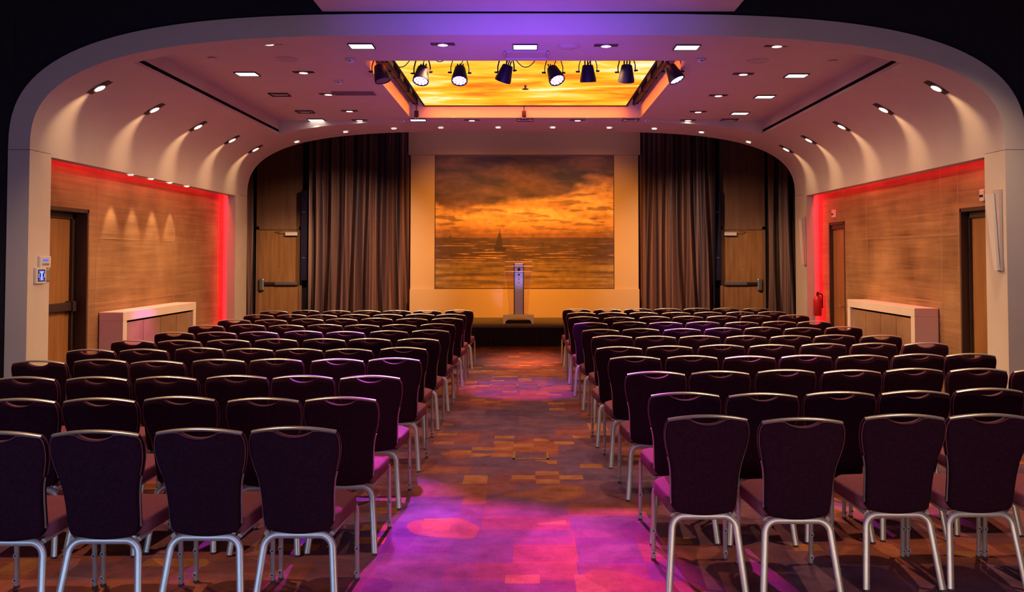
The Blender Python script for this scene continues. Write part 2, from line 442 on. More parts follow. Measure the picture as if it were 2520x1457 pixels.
# black wall round the arch
g = G()
po2 = prof(A + BW - 0.01, B + BW - 0.01)
outer = [(x * 1.0, z) for x, z in po2]
rim = []
for x, z in po2:
    rim.append((x, 4.9))
g.grid([[(x, 8.16, z) for x, z in po2], [(x, 8.16, z) for x, z in rim]])
for sgn in (-1, 1): g.box(*sorted((sgn * (A + BW - 0.012), sgn * 7.2)), 8.16, 8.28, 0, 4.9)
struct(g.build('wall_front', 'black_wall'), 'near black wall surrounding the arch', 'wall')
# the room this side of the arch
g = G().quad((-7.2, -4, 4.6), (7.2, -4, 4.6), (7.2, 8.2, 4.6), (-7.2, 8.2, 4.6))
struct(g.build('ceiling_near', 'black_wall'), 'dark ceiling in front of the arch', 'ceiling')
g = G().box(-1.78, 1.98, 2.0, 8.06, 4.02, 4.3, 0).box(-1.86, 2.06, 1.9, 8.13, 4.14, 4.2, 1)
struct(g.build('trim_5', ['plaster', 'black_wall']), 'pale dropped ceiling panel above the near rows', 'ceiling panel')
for sgn, nm in ((-1, 'wall_near_left'), (1, 'wall_near_right')):
    g = G().box(*sorted((sgn * 7.2, sgn * 7.3)), -4, 8.2, 0, 4.6)
    struct(g.build(nm, 'black_wall'), 'dark side wall of the near room', 'wall')
struct(G().box(-7.2, 7.2, -4.1, -4.0, 0, 4.6).build('wall_near_back', 'black_wall'), 'dark wall behind the seating', 'wall')
# recessed side walls with door openings
DL = (8.72, 9.75); DR1 = (8.72, 9.51); DR2 = (12.95, 13.62)
def side_wall(sgn, nm, doors, joints_y, joints_z, lab):
    q = G(); xa, xb = sorted((sgn * XW, sgn * (XW + 0.10)))
    edges = [8.40]
    for d in doors: edges += list(d)
    edges.append(14.25)
    for i in range(0, len(edges), 2): q.box(xa, xb, edges[i], edges[i + 1], 0, 3.2)
    for d in doors: q.box(xa, xb, d[0], d[1], 2.29, 3.2)
    xj = sgn * (XW - 0.002)
    for y in joints_y:
        z0 = 2.29 if any(d[0] < y < d[1] for d in doors) else 0
        q.box(*sorted((xj, sgn * (XW + 0.01))), y - 0.007, y + 0.007, z0, 3.2, 1)
    segs = [edges[i:i + 2] for i in range(0, len(edges), 2)]
    for z in joints_z:
        for a_, b_ in segs: q.box(*sorted((xj, sgn * (XW + 0.01))), a_, b_, z - 0.006, z + 0.006, 1)
    struct(G().box(*sorted((sgn * 4.58, sgn * 4.9)), 8.40, 14.2, 3.2, 3.25).build('trim_6' if sgn < 0 else 'trim_7', 'plaster'), 'closing board above the side recess', 'trim')
    return struct(q.build(nm, ['travertine', 'joint']), lab, 'wall')
side_wall(-1, 'wall_left', [DL], [9.79, 9.94, 12.15, 13.84], [1.99, 1.26], 'grained brown panelled wall with red light along its top, beside the low cabinet')
side_wall(1, 'wall_right', [DR1, DR2], [9.55, 9.94, 12.11, 13.0], [2.02, 1.27], 'grained brown panelled wall with a doorway at each end')
def side_door(name, sgn, d, lab, push, dep=0.16, stp=0.05):
    o = bpy.data.objects.new(name, None); C.objects.link(o); struct(o, lab, 'door')
    xl = sgn * (XW + dep)
    q = G()
    q.box(*sorted((sgn * (XW - 0.006), sgn * (XW + 0.22))), d[0] - 0.001, d[0] + 0.03, 0, 2.29)
    q.box(*sorted((sgn * (XW - 0.006), sgn * (XW + 0.22))), d[1] - 0.03, d[1] + 0.001, 0, 2.29)
    q.box(*sorted((sgn * (XW - 0.006), sgn * (XW + 0.22))), d[0], d[1], 2.255, 2.295)
    q.box(*sorted((xl - sgn * 0.03, sgn * (XW + 0.22))), d[1] - 0.03 - stp, d[1] - 0.03, 0, 2.26)
    q.box(*sorted((xl - sgn * 0.03, sgn * (XW + 0.22))), d[0] + 0.03, d[0] + 0.03 + stp, 0, 2.26)
    q.box(*sorted((xl - sgn * 0.03, sgn * (XW + 0.22))), d[0] + 0.03, d[1] - 0.03, 2.19, 2.26)
    q.build('door_frame', 'oak_dark', o)
    G().box(*sorted((xl, xl + sgn * 0.05)), d[0] + 0.03 + stp, d[1] - 0.03 - stp, 0.008, 2.19).build('door_leaf', 'oak', o)
    if push:
        b_ = G().box(*sorted((xl - sgn * 0.07, xl - sgn * 0.03)), d[0] + 0.1, d[1] - 0.05, 1.20, 1.29, 0, 0.006)
        b_.box(*sorted((xl - sgn * 0.09, xl)), d[1] - 0.16, d[1] - 0.085, 1.19, 1.30, 0, 0.006).box(*sorted((xl - sgn * 0.09, xl)), d[0] + 0.085, d[0] + 0.16, 1.19, 1.30, 0, 0.006)
        b_.build('push_bar', 'bronze', o)
    else:
        G().cyl((xl, d[0] + 0.16, 1.05), (xl - sgn * 0.05, d[0] + 0.16, 1.05), 0.012).cyl((xl - sgn * 0.05, d[0] + 0.16, 1.05), (xl - sgn * 0.05, d[0] + 0.28, 1.05), 0.01).build('door_handle', 'steel', o)
    return o
side_door('door_1', -1, DL, 'oak door with dark push bar beside the wall controls', True)
side_door('door_2', 1, DR1, 'oak door in a dark frame next to the white sconce', False, 0.10, 0.025)
side_door('door_3', 1, DR2, 'narrow red-lit door beyond the right cabinet', False, 0.045, 0.02)
# back of the stage zone
g = G().box(-7.0, 7.0, 20.85, 21.0, 0, 5.0)
struct(g.build('wall_back', 'black_wall'), 'dark wall behind the curtains', 'wall')
struct(G().quad((-7, 14.2, 4.95), (7, 14.2, 4.95), (7, 21, 4.95), (-7, 21, 4.95)).build('ceiling_stage', 'black_wall'), 'dark ceiling over the stage', 'ceiling')
for sgn, nm in ((-1, 'wall_stage_left'), (1, 'wall_stage_right')):
    struct(G().box(*sorted((sgn * 6.9, sgn * 7.0)), 14.3, 21, 0, 5).build(nm, 'black_wall'), 'dark side wall of the stage end', 'wall')
def back_door(name, x0, x1, side, lab):
    """x0..x1 is the veneered bay; side = which side the lever sits on"""
    o = bpy.data.objects.new(name, None); C.objects.link(o); struct(o, lab, 'door')
    yb = 20.74
    G().box(x0 - 0.02, x1 + 0.02, yb + 0.02, 20.86, 2.47, 4.94).build('overpanel', 'walnut', o)
    q = G().box(x0 - 0.02, x0 + 0.05, yb, 20.86, 0, 2.47).box(x1 - 0.05, x1 + 0.02, yb, 20.86, 0, 2.47).box(x0 - 0.02, x1 + 0.02, yb, 20.86, 2.40, 2.47)
    q.build('door_frame', 'walnut', o)
    leaf = G().box(x0 + 0.05, x1 - 0.05, yb + 0.03, 20.85, 0.008, 2.40).build('door_leaf', 'oak', o)
    G().cyl(((x0 + x1) / 2, yb + 0.031, 1.55), ((x0 + x1) / 2, yb + 0.022, 1.55), 0.014).build('peephole', 'brass', leaf)
    s_ = 1 if side == 'left' else -1
    xl = x0 + 0.13 if side == 'left' else x1 - 0.13
    xh = x1 - 0.07 if side == 'left' else x0 + 0.07
    q = G().box(*sorted((xl, xh)), yb - 0.05, yb - 0.01, 1.12, 1.18, 0, 0.005)
    q.box(*sorted((xh, xh - s_ * 0.52)), yb - 0.055, yb + 0.03, 1.115, 1.185, 1, 0.005)
    q.build('push_bar', ['bronze', 'steel'], o)
    q = G().box(xl - 0.055, xl + 0.055, yb - 0.075, yb + 0.03, 0.99, 1.26, 0, 0.02)
    q.build('latch_box', 'steel', o)
    xc = x1 - 0.22 if side == 'left' else x0 + 0.22
    q = G().box(xc - 0.14, xc + 0.14, yb - 0.06, yb + 0.03, 2.26, 2.34, 0, 0.006)
    q.build('door_closer', 'white_plastic', o)
    G().tube([(xc, yb - 0.03, 2.345), (xc - s_ * 0.2, yb - 0.10, 2.355), (xc - s_ * 0.36, yb - 0.01, 2.36)], 0.012, 0.006).build('closer_arm', 'steel', o)
back_door('door_4', -6.19, -5.16, 'left', 'oak fire door with push bar between curtains, left of the stage')
back_door('door_5', 4.62, 5.64, 'right', 'oak fire door with push bar between curtains, right of the stage')

# ------------------------------------------------------------------ stage wall, painting, stage
g = G()
g.box(-2.545, 2.64, 20.12, 20.84, 0.0, 1.04).box(-2.54, -1.995, 20.18, 20.84, 1.04, 4.08).box(2.085, 2.63, 20.18, 20.84, 1.04, 4.08)
g.box(-2.58, 2.665, 20.08, 20.84, 4.08, 4.94).box(-1.995, 2.085, 20.30, 20.84, 1.04, 4.08)
struct(g.build('wall_stage', 'stage_wall'), 'orange-lit surround framing the painted seascape', 'wall')
def fb(x, y, z=0.0, o=5): return noise.fractal(Vector((x, y, z)), 1.0, 2.0, o)
def sm(a, b, x):
    t = max(0, min(1, (x - a) / (b - a))); return t * t * (3 - 2 * t)
def lerp(a, b, t): return [p + (q - p) * t for p, q in zip(a, b)]
def paint(u, v):
    hz = 0.385
    if v > hz:
        s = (v - hz) / (1 - hz)
        col = lerp((0.30, 0.12, 0.035), (0.66, 0.33, 0.075), sm(0.0, 0.16, s))
        col = lerp(col, (1.0, 0.62, 0.20), sm(0.10, 0.26, s) * (0.55 + 0.9 * fb(u * 5, s * 11, 2)))
        edge = 0.40 + 0.16 * sm(0.35, 0.95, u) + 0.14 * fb(u * 3.2, s * 2.5, 7) - 0.05 * math.sin(u * 5)
        d = sm(edge - 0.03, edge + 0.10, s)
        dk = lerp((0.055, 0.022, 0.026), (0.20, 0.088, 0.058), 0.45 + 1.1 * fb(u * 4 + s * 2, s * 7, 11))
        dk = lerp(dk, (0.55, 0.27, 0.09), max(0.0, fb(u * 3 + 9, s * 5, 4) - 0.22) * 2.2 * sm(0.5, 1, u))
        col = lerp(col, dk, d)
        w = fb(u * 6, s * 22, 19)
        col = lerp(col, (0.24, 0.12, 0.055), sm(0.16, 0.42, w) * 0.75 * (1 - d))
        st = fb(u * 2.2, s * 40, 29)
        col = lerp(col, (0.22, 0.10, 0.04), sm(0.0, 0.35, st) * 0.5 * (1 - sm(0.05, 0.16, s)))
    else:
        s = v / hz
        col = lerp((0.26, 0.165, 0.045), (0.095, 0.045, 0.028), sm(0.42, 0.62, s))
        col = lerp(col, (0.09, 0.042, 0.03), sm(0.85, 1.0, s))
        rip = fb(u * 5, s * 45, 3, 4)
        col = lerp(col, (0.80, 0.46, 0.14), sm(0.16, 0.5, rip) * (0.75 * sm(0.40, 0.6, s) * (1 - sm(0.75, 1, s)) + 0.12) * (0.4 + 0.6 * math.exp(-((u - 0.38) / 0.3) ** 2)))
        rip2 = fb(u * 2.4 + 5, s * 14, 13, 4)
        col = lerp(col, (0.10, 0.05, 0.025), sm(0.10, 0.36, rip2) * 0.7)
        col = lerp(col, (0.52, 0.32, 0.09), sm(0.08, 0.4, -rip2) * 0.45 * (1 - sm(0.4, 0.55, s)))
    # a plain two-masted boat shape lying off the beach, and one on the horizon
    def boat(cx, zb, h, wd):
        q = (v - zb) / h; p = (u - cx) / wd
        if 0 <= q < 0.16 and abs(p) < 0.62 - 0.5 * (0.16 - q): return 0.85
        if 0.16 <= q < 0.82 and -0.62 + 0.55 * q < p < 0.34 - 0.36 * q and abs(p + 0.02) > 0.015: return 0.72
        if 0.16 <= q < 1.0 and abs(p + 0.02) < 0.03: return 0.8
        if -0.4 < q < 0 and abs(p) < 0.4: return 0.35 * (1 + q / 0.4)
        return 0.0
    gr = 1 + 0.30 * fb(u * 26, v * 30, 41, 3) + 0.2 * fb(u * 9, v * 14, 51, 3)
    col = [c * gr for c in col]
    k = max(boat(0.365, 0.285, 0.165, 0.058), 0.6 * boat(0.087, 0.385, 0.03, 0.014))
    col = lerp(col, (0.035, 0.018, 0.014), min(1, k * 1.15))
    return [max(0.004, c) for c in col]
NX, NZ = 300, 220
px0, px1, pz0, pz1 = -1.995, 2.085, 1.045, 4.06
vs = []; cols = []
for j in range(NZ + 1):
    for i in range(NX + 1):
        u = i / NX; v = j / NZ
        vs.append((px0 + (px1 - px0) * u, 20.262, pz0 + (pz1 - pz0) * v)); cols.append(paint(u, v))
fs = [[j * (NX + 1) + i, j * (NX + 1) + i + 1, (j + 1) * (NX + 1) + i + 1, (j + 1) * (NX + 1) + i] for j in range(NZ) for i in range(NX)]
me = bpy.data.meshes.new('canvas'); me.from_pydata(vs, [], fs); me.materials.append(M['painted'])
ca = me.color_attributes.new('paint', 'FLOAT_COLOR', 'POINT')
flat = []
for c in cols: flat += [c[0], c[1], c[2], 1.0]
ca.data.foreach_set('color', flat)
pt = thing('painting', 'large sunset seascape painting with a sailing boat, set in the orange-lit stage wall', 'painting', (0.045, 20.26, 1.045))
cv = put('canvas', me, pt); cv.location = (-0.045, -20.26, -1.045)
q = G()
for (a_, b_, c_, d_) in ((px0, px0 + 0.012, pz0, pz1), (px1 - 0.012, px1, pz0, pz1), (px0, px1, pz0, pz0 + 0.012), (px0, px1, pz1 - 0.012, pz1)):
    q.box(a_ - 0.045, b_ - 0.045, -0.012, 0.035, c_ - 1.045, d_ - 1.045)
q.build('frame', 'oak_dark', pt)

st = thing('stage', 'low black stage platform in front of the painted seascape', 'stage', (0, 17.7, 0))
G().box(-3.0, 3.0, 0, 2.40, 0.365, 0.401, 0, 0.006).build('stage_deck', 'stage_top', st)
G().box(-2.94, 2.94, 0.06, 2.36, 0.0, 0.365).build('stage_frame', 'black', st)
rows = []
for z in (0.003, 0.12, 0.24, 0.30, 0.362):
    r = []
    for i in range(481):
        x = -3.0 + 6.0 * i / 480
        a_ = 0.012 if z < 0.25 else 0.02
        r.append((x, 0.0 + a_ * math.sin(x * 46 + 1.5 * math.sin(x * 3.1)) + 0.006 * math.sin(x * 17), z))
    rows.append(r)
G().grid(rows).build('stage_skirt', 'skirt', st, smooth=60)

lt = thing('lectern', 'acrylic lectern with silver column and arched white foot on the stage', 'lectern', (-0.075, 18.35, 0.401))
arc = [(-0.315, -0.10, 0.0), (-0.315, -0.10, 0.18), (0.315, -0.10, 0.18), (0.315, -0.10, 0.0), (0.27, -0.10, 0.0)]
arc += [(0.27 * math.cos(math.pi * k / 16), -0.10, 0.02 + 0.105 * math.sin(math.pi * k / 16)) for k in range(1, 16)] + [(-0.27, -0.10, 0.0)]
G().prism(arc, (0, 0.02, 0)).prism([(x, y + 0.40, z) for x, y, z in arc], (0, 0.02, 0)).box(-0.315, 0.315, -0.08, 0.30, 0.165, 0.18).build('base', 'white_plastic', lt)
G().box(-0.26, 0.26, -0.04, 0.27, 0.004, 0.06).build('base_core', 'black', lt)
col_ = G().box(-0.085, 0.10, 0.02, 0.12, 0.18, 1.24, 0, 0.012).build('column', 'column_silver', lt)
G().box(-0.098, -0.085, 0.015, 0.125, 0.18, 1.22).box(0.10, 0.113, 0.015, 0.125, 0.18, 1.22).build('column_edge', 'bronze', col_)
for z, r in ((1.11, 0.033), (1.0, 0.022), (0.91, 0.011), (0.84, 0.010)):
    G().cyl((0.008, 0.021, z), (0.008, 0.016, z), r).build('port', 'black', col_)
for s_ in (-1, 1):
    P = [(s_ * 0.098 + 0.008, 0.06, 0.185), (s_ * 0.185, 0.06, 0.185), (s_ * 0.215, 0.06, 0.55), (s_ * 0.255, 0.06, 0.85), (s_ * 0.285, 0.06, 1.06), (s_ * 0.098 + 0.008, 0.06, 1.06)]
    wg = G().prism(P, (0, 0.012, 0)).build('side_panel', 'acrylic', lt)
    G().tube(P[1:5], 0.0035, n=6).build('panel_edge', 'acrylic_edge', wg)
tp = G().box(-0.285, 0.285, -0.06, 0.36, 1.17, 1.182).box(-0.285, 0.285, -0.06, -0.048, 1.06, 1.17).box(-0.27, 0.27, -0.04, 0.34, 1.262, 1.274).box(-0.27, 0.27, -0.045, -0.035, 1.182, 1.262).build('reading_desk', 'acrylic', lt)
q = G()
for z, x, y in ((1.176, 0.285, -0.062), (1.066, 0.285, -0.062), (1.268, 0.275, -0.047)): q.tube([(-x, y, z), (x, y, z)], 0.0045, n=6)
q.build('desk_edge', 'acrylic_edge', tp)
G().tube([(-0.05, 0.1, 1.274), (-0.06, 0.08, 1.31), (-0.07, 0.0, 1.325)], 0.006, n=6).tube([(0.03, 0.1, 1.274), (0.02, 0.08, 1.305), (0.0, 0.0, 1.318)], 0.006, n=6).build('microphone', 'black', lt)

# curtains and loudspeaker columns
def curtain(x0, x1, y, lab, seed, amp=0.10, z1=4.92):
    rnd = random.Random(seed); L = x1 - x0
    ph = [rnd.uniform(0, 6.28) for _ in range(6)]; fr = [rnd.uniform(17, 22), rnd.uniform(29, 38), rnd.uniform(34, 44), rnd.uniform(3, 5)]
    n_ = max(40, int(L * 130)); rows = []
    for j in range(26):
        z = 0.02 + (z1 - 0.02) * j / 25; k = 1 - z / z1; r = []
        for i in range(n_ + 1):
            t = i / n_; x = t * L
            xx = x + 0.10 * math.sin(0.9 * k * 3 + x * 2.3 + ph[4]) * k
            d = amp * (0.55 + 0.6 * k) * (math.sin(xx * fr[0] + ph[0] + 0.5 * math.sin(xx * fr[3] + ph[3])) + 0.55 * math.sin(xx * fr[1] + ph[1]) * (0.5 + 0.5 * math.sin(xx * 2 + ph[5]))) + 0.012 * math.sin(xx * fr[2] + ph[2])
            r.append((x - L / 2, d, z))
        rows.append(r)
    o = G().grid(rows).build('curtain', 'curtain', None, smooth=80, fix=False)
    o.location = ((x0 + x1) / 2, y, 0)
    return tag(o, lab, 'curtain', 'bronze satin curtains at the stage end')
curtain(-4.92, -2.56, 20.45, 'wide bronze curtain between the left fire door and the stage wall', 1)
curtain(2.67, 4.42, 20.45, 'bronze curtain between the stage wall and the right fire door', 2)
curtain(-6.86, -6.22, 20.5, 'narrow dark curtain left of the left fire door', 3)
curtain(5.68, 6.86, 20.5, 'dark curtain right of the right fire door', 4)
def column_speaker(x, lab):
    o = thing('column_speaker', lab, 'speaker', (x, 20.55, 1.22))
    G().box(-0.075, 0.075, 0, 0.16, 0, 2.09, 0, 0.01).build('cabinet', 'black', o)
    q = G()
    for z in (0.52, 1.57): q.box(-0.035, 0.03, -0.004, 0.001, z, z + 0.018)
    q.build('badge', 'steel', o)
    G().box(-0.03, 0.03, 0.16, 0.32, 0.3, 0.36).box(-0.03, 0.03, 0.16, 0.32, 1.7, 1.76).build('bracket', 'black', o)
column_speaker(-5.05, 'slim black column speaker beside the left fire door')
column_speaker(4.51, 'slim black column speaker beside the right fire door')

# cabinets in the side recesses
def cabinet(sgn, y0, y1, H, lab):
    o = thing('cabinet', lab, 'cabinet', (sgn * 4.58, (y0 + y1) / 2, 0))
    L = (y1 - y0) / 2; xf = -sgn * 0.14; xb = sgn * 0.13
    q = G()
    q.box(*sorted((xf, xb)), -L, L, H - 0.10, H, 0, 0.004).box(*sorted((xf, xb)), -L, -L + 0.10, 0, H - 0.10, 0, 0.004).box(*sorted((xf, xb)), L - 0.10, L, 0, H - 0.10, 0, 0.004)
    q.box(*sorted((xf + sgn * 0.10, xb)), -L + 0.1, L - 0.1, 0, H - 0.1)
    q.build('carcass', 'plaster_pale', o)
    w_ = (2 * L - 0.2 - 0.05) / 4
    for k in range(4):
        a_ = -L + 0.1 + 0.01 + k * (w_ + 0.01)
        G().box(*sorted((xf + sgn * 0.03, xf + sgn * 0.055)), a_, a_ + w_, 0.06, H - 0.125, 0, 0.003).build('door', 'cab_door', o)
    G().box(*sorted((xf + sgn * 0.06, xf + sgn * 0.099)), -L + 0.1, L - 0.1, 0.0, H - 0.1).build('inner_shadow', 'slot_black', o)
cabinet(-1, 10.01, 12.22, 1.155, 'low white cabinet with four veneered doors along the left wall')
cabinet(1, 10.02, 12.11, 1.20, 'low white cabinet with four veneered doors along the right wall')

# things on the pillars and walls
XP = A
o = thing('thermostat', 'white wall thermostat with small display above the touch screen', 'thermostat', (-XP, 8.365, 1.73))
G().box(-0.001, 0.022, -0.095, 0.095, -0.055, 0.055, 0, 0.005).build('body', 'white_plastic', o)
G().box(0.021, 0.024, -0.05, 0.045, 0.008, 0.026).build('display', 'screen_blue', o)
q = G()
for k in range(4): q.box(0.021, 0.025, -0.055 + k * 0.03, -0.035 + k * 0.03, -0.03, -0.012)
q.build('buttons', 'beige_plastic', o)
o = thing('touch_panel', 'white wall panel with a glowing blue touch screen on the left pillar', 'control panel', (-XP, 8.29, 1.605))
G().box(-0.001, 0.025, -0.085, 0.085, -0.075, 0.075, 0, 0.005).build('bezel', 'white_plastic', o)
sc_ = G().box(0.024, 0.027, -0.06, 0.06, -0.055, 0.055).build('screen', 'screen_dark', o)
q = G()
q.poly([(0.0275, -0.05, 0.045), (0.0275, 0.05, 0.045), (0.0275, 0.012, 0.005), (0.0275, 0.05, -0.045), (0.0275, -0.05, -0.045), (0.0275, -0.012, 0.005)])
q.build('screen_glow', 'screen_blue', sc_, fix=False)
q = G().box(0.0276, 0.0282, -0.012, 0.012, -0.045, 0.03).box(0.0276, 0.0282, -0.04, 0.04, 0.028, 0.038).box(0.0276, 0.0282, -0.052, -0.042, -0.02, 0.02).box(0.0276, 0.0282, 0.042, 0.052, -0.02, 0.02)
q.build('screen_marks', 'screen_pale', sc_)
o = thing('wall_switch', 'grey brown switch plate right of the blue touch screen', 'switch', (-XP, 8.425, 1.60))
G().box(-0.001, 0.012, -0.045, 0.045, -0.055, 0.055, 0, 0.004).build('plate', 'steel', o)
G().box(0.011, 0.016, -0.034, 0.034, -0.045, 0.045, 0, 0.002).build('rocker', 'beige_plastic', o)
def sconce(y, lab):
    o = thing('wall_sconce', lab, 'sconce', (XP, y, 2.02))
    G().prism([(-0.03, -0.085, 0.38), (-0.03, 0.03, 0.38), (-0.03, 0.015, -0.37), (-0.03, -0.085, -0.37)], (0.024, 0, 0)).build('back_blade', 'ceil_plastic', o)  # shade on the back blade painted by a darker plastic tone
    G().prism([(-0.06, -0.01, 0.345), (-0.06, 0.115, 0.345), (-0.06, -0.03, -0.365), (-0.06, -0.09, -0.365)], (0.024, 0, 0)).build('front_blade', 'white_plastic', o)
    G().box(-0.036, 0.001, -0.05, 0.0, -0.08, 0.08).build('bracket', 'steel', o)
sconce(8.25, 'white sconce of two crossed tapering blades on the near right pillar')
sconce(13.97, 'white sconce of two crossed tapering blades on the far right pillar')
def wall_detector(y, z, lab):
    o = thing('alarm_sensor', lab, 'sensor', (XW, y, z))
    G().box(-0.04, 0.001, -0.045, 0.045, -0.06, 0.06, 0, 0.008).build('case', 'white_plastic', o)
    G().box(-0.045, -0.039, -0.03, 0.03, -0.02, 0.005).build('window', 'black', o)
wall_detector(13.35, 2.42, 'small white sensor above the narrow red-lit door')
wall_detector(8.98, 2.40, 'small white sensor above the oak door by the sconce')
o = thing('fire_extinguisher', 'red fire extinguisher on the red-lit wall beside the narrow door', 'fire extinguisher', (4.60, 13.83, 0.86))
cyl = G()
pts = [(0.0, 0.0), (0.05, 0.0), (0.062, 0.015), (0.062, 0.25), (0.05, 0.29), (0.02, 0.31), (0.02, 0.33), (0.0, 0.33)]
cyl.grid([[(r * math.cos(2 * math.pi * k / 20), r * math.sin(2 * math.pi * k / 20), z) for k in range(21)] for r, z in pts])
cyl.build('cylinder', 'red_paint', o, smooth=40)
G().box(-0.02, 0.02, -0.07, 0.02, 0.33, 0.345).box(-0.012, 0.012, -0.08, 0.0, 0.36, 0.372).cyl((0, 0, 0.32), (0, 0, 0.37), 0.014).build('valve', 'black', o)
G().tube(fillet([(0.02, 0, 0.34), (0.075, 0, 0.34), (0.075, 0, 0.12)], 0.03), 0.009, n=8).build('hose', 'black', o)
G().box(-0.02, 0.02, 0.05, 0.075, 0.16, 0.2).build('bracket', 'steel', o)
o = thing('equipment_rack', 'black equipment rack with a drilled steel rail at the left picture edge', 'rack', (-4.87, 7.75, 0))
G().box(-0.25, 0.25, -0.2, 0.2, 0.03, 1.06, 0, 0.01).build('cabinet', 'black', o)
q = G().box(0.16, 0.235, -0.204, -0.199, 0.08, 1.03, 0)
for k in range(26): q.cyl((0.205, -0.2035, 0.11 + k * 0.035), (0.205, -0.206, 0.11 + k * 0.035), 0.007, n=8, mi=1)
q.build('rack_rail', ['black', 'steel'], o)
G().box(-0.25, 0.25, -0.205, 0.2, 1.055, 1.075).build('top_trim', 'bronze', o)
for sx in (-1, 1):
    for sy in (-1, 1): G().cyl((sx * 0.2, sy * 0.15, 0), (sx * 0.2, sy * 0.15, 0.035), 0.03).build('foot', 'rubber', o)
def floor_box(x, y, lab):
    o = thing('floor_box', lab, 'floor box', (x, y, 0))
    q = G()
    for a_ in ((-0.16, 0.16, -0.16, -0.135), (-0.16, -0.14, -0.16, 0.14), (0.14, 0.16, -0.16, 0.14)): q.box(*a_, 0.0, 0.006)
    q.box(-0.10, 0.02, 0.12, 0.135, 0.0, 0.005)
    q.build('frame', 'brass', o)
    G().box(-0.14, 0.14, -0.135, 0.14, 0.0, 0.003).build('lid', 'carpet', o)
floor_box(0.12, 8.04, 'brass-framed floor box in the aisle, the nearer of two')
floor_box(0.11, 12.34, 'brass-framed floor box in the aisle, the farther one toward the stage')

# ------------------------------------------------------------------ ceiling fittings
def light(name, kind, loc, energy, col, target=None, size=0.05, spot=60, blend=0.6, sx=None, sy=None, rot=None, spread=None):
    d = bpy.data.lights.new(name, kind); d.energy = energy; d.color = col
    if kind == 'SPOT': d.spot_size = math.radians(spot); d.spot_blend = blend; d.shadow_soft_size = size
    elif kind == 'POINT': d.shadow_soft_size = size
    else:
        d.shape = 'RECTANGLE'; d.size = sx; d.size_y = sy
        if spread: d.spread = math.radians(spread)
    o = bpy.data.objects.new(name, d); C.objects.link(o); o.location = loc
    if target is not None:
        v = Vector(target) - Vector(loc); o.rotation_euler = v.to_track_quat('-Z', 'Y').to_euler()
    if rot is not None: o.rotation_euler = rot
    return o
WARM = (1.0, 0.66, 0.38)
# one round downlight: dark plate, tilting ring, glowing lens
def disc(g_, r, z, n=20, mi=0, sq=1.0):
    g_.poly([(r * math.cos(2 * math.pi * k / n), sq * r * math.sin(2 * math.pi * k / n), z) for k in range(n)][::-1], mi)
    return g_
ME_plate = G().box(-0.115, 0.115, -0.05, 0.05, -0.003, 0.001).mesh('plate', 'lamp_frame')
ring = G(); ring.grid([[(r * math.cos(2 * math.pi * k / 24), r * math.sin(2 * math.pi * k / 24), z) for k in range(25)] for r, z in ((0.058, -0.002), (0.058, -0.012), (0.047, -0.014), (0.045, -0.004))])
ME_ring = ring.mesh('ring', 'steel', smooth=50)
ME_lens = disc(G(), 0.046, -0.009).mesh('lens', 'lamp_white', fix=False)
def downlight(loc, lab, group, tilt=None, plate=True, power=60, cone=75, target=None, col=WARM, scale=1.0, mute=False):
    o = thing('downlight', lab, 'downlight', loc, 0, group)
    if tilt: o.rotation_euler = tilt
    o.scale = (scale,) * 3
    if plate: put('plate', ME_plate, o)
    put('ring', ME_ring, o); put('lens', ME_lens, o)
    if not mute:
        n_ = Vector((0, 0, -1))
        if tilt:
            from mathutils import Euler
            n_ = Euler(tilt).to_matrix() @ n_
        p = Vector(loc) + n_ * 0.03
        light('downlight_lamp', 'SPOT', p, power, col, target if target else p + n_, 0.03, cone, 0.7)
    return o
zc = ZC + 0.003
GR = 'round downlights in the flat ceiling'
for i, (xl, xr, yl, yr) in enumerate(((-2.38, 2.50, 8.44, 8.53), (-2.38, 2.50, 9.77, 9.86), (-2.40, 2.51, 11.10, 11.19), (-2.39, 2.50, 12.39, 12.46), (-2.41, 2.50, 13.24, 13.24))):
    zz = zc
    downlight((xl, yl, zz), '%s round downlight back along the line left of the coffer' % ORD[i], GR, power=PW['down'])
    downlight((xr, yr, zz), '%s round downlight back along the line right of the coffer' % ORD[i], GR, power=PW['down'])
downlight((-0.72, 8.47, zc), 'round downlight ahead of the coffer, left of the middle square lamp', GR, power=PW['down'])
downlight((0.85, 8.52, zc), 'round downlight ahead of the coffer, right of the middle square lamp', GR, power=PW['down'])
downlight((-0.73, 13.24, zc), 'round downlight behind the coffer, the left of the middle pair', GR, power=PW['down'])
downlight((0.85, 13.24, zc), 'round downlight behind the coffer, the right of the middle pair', GR, power=PW['down'])
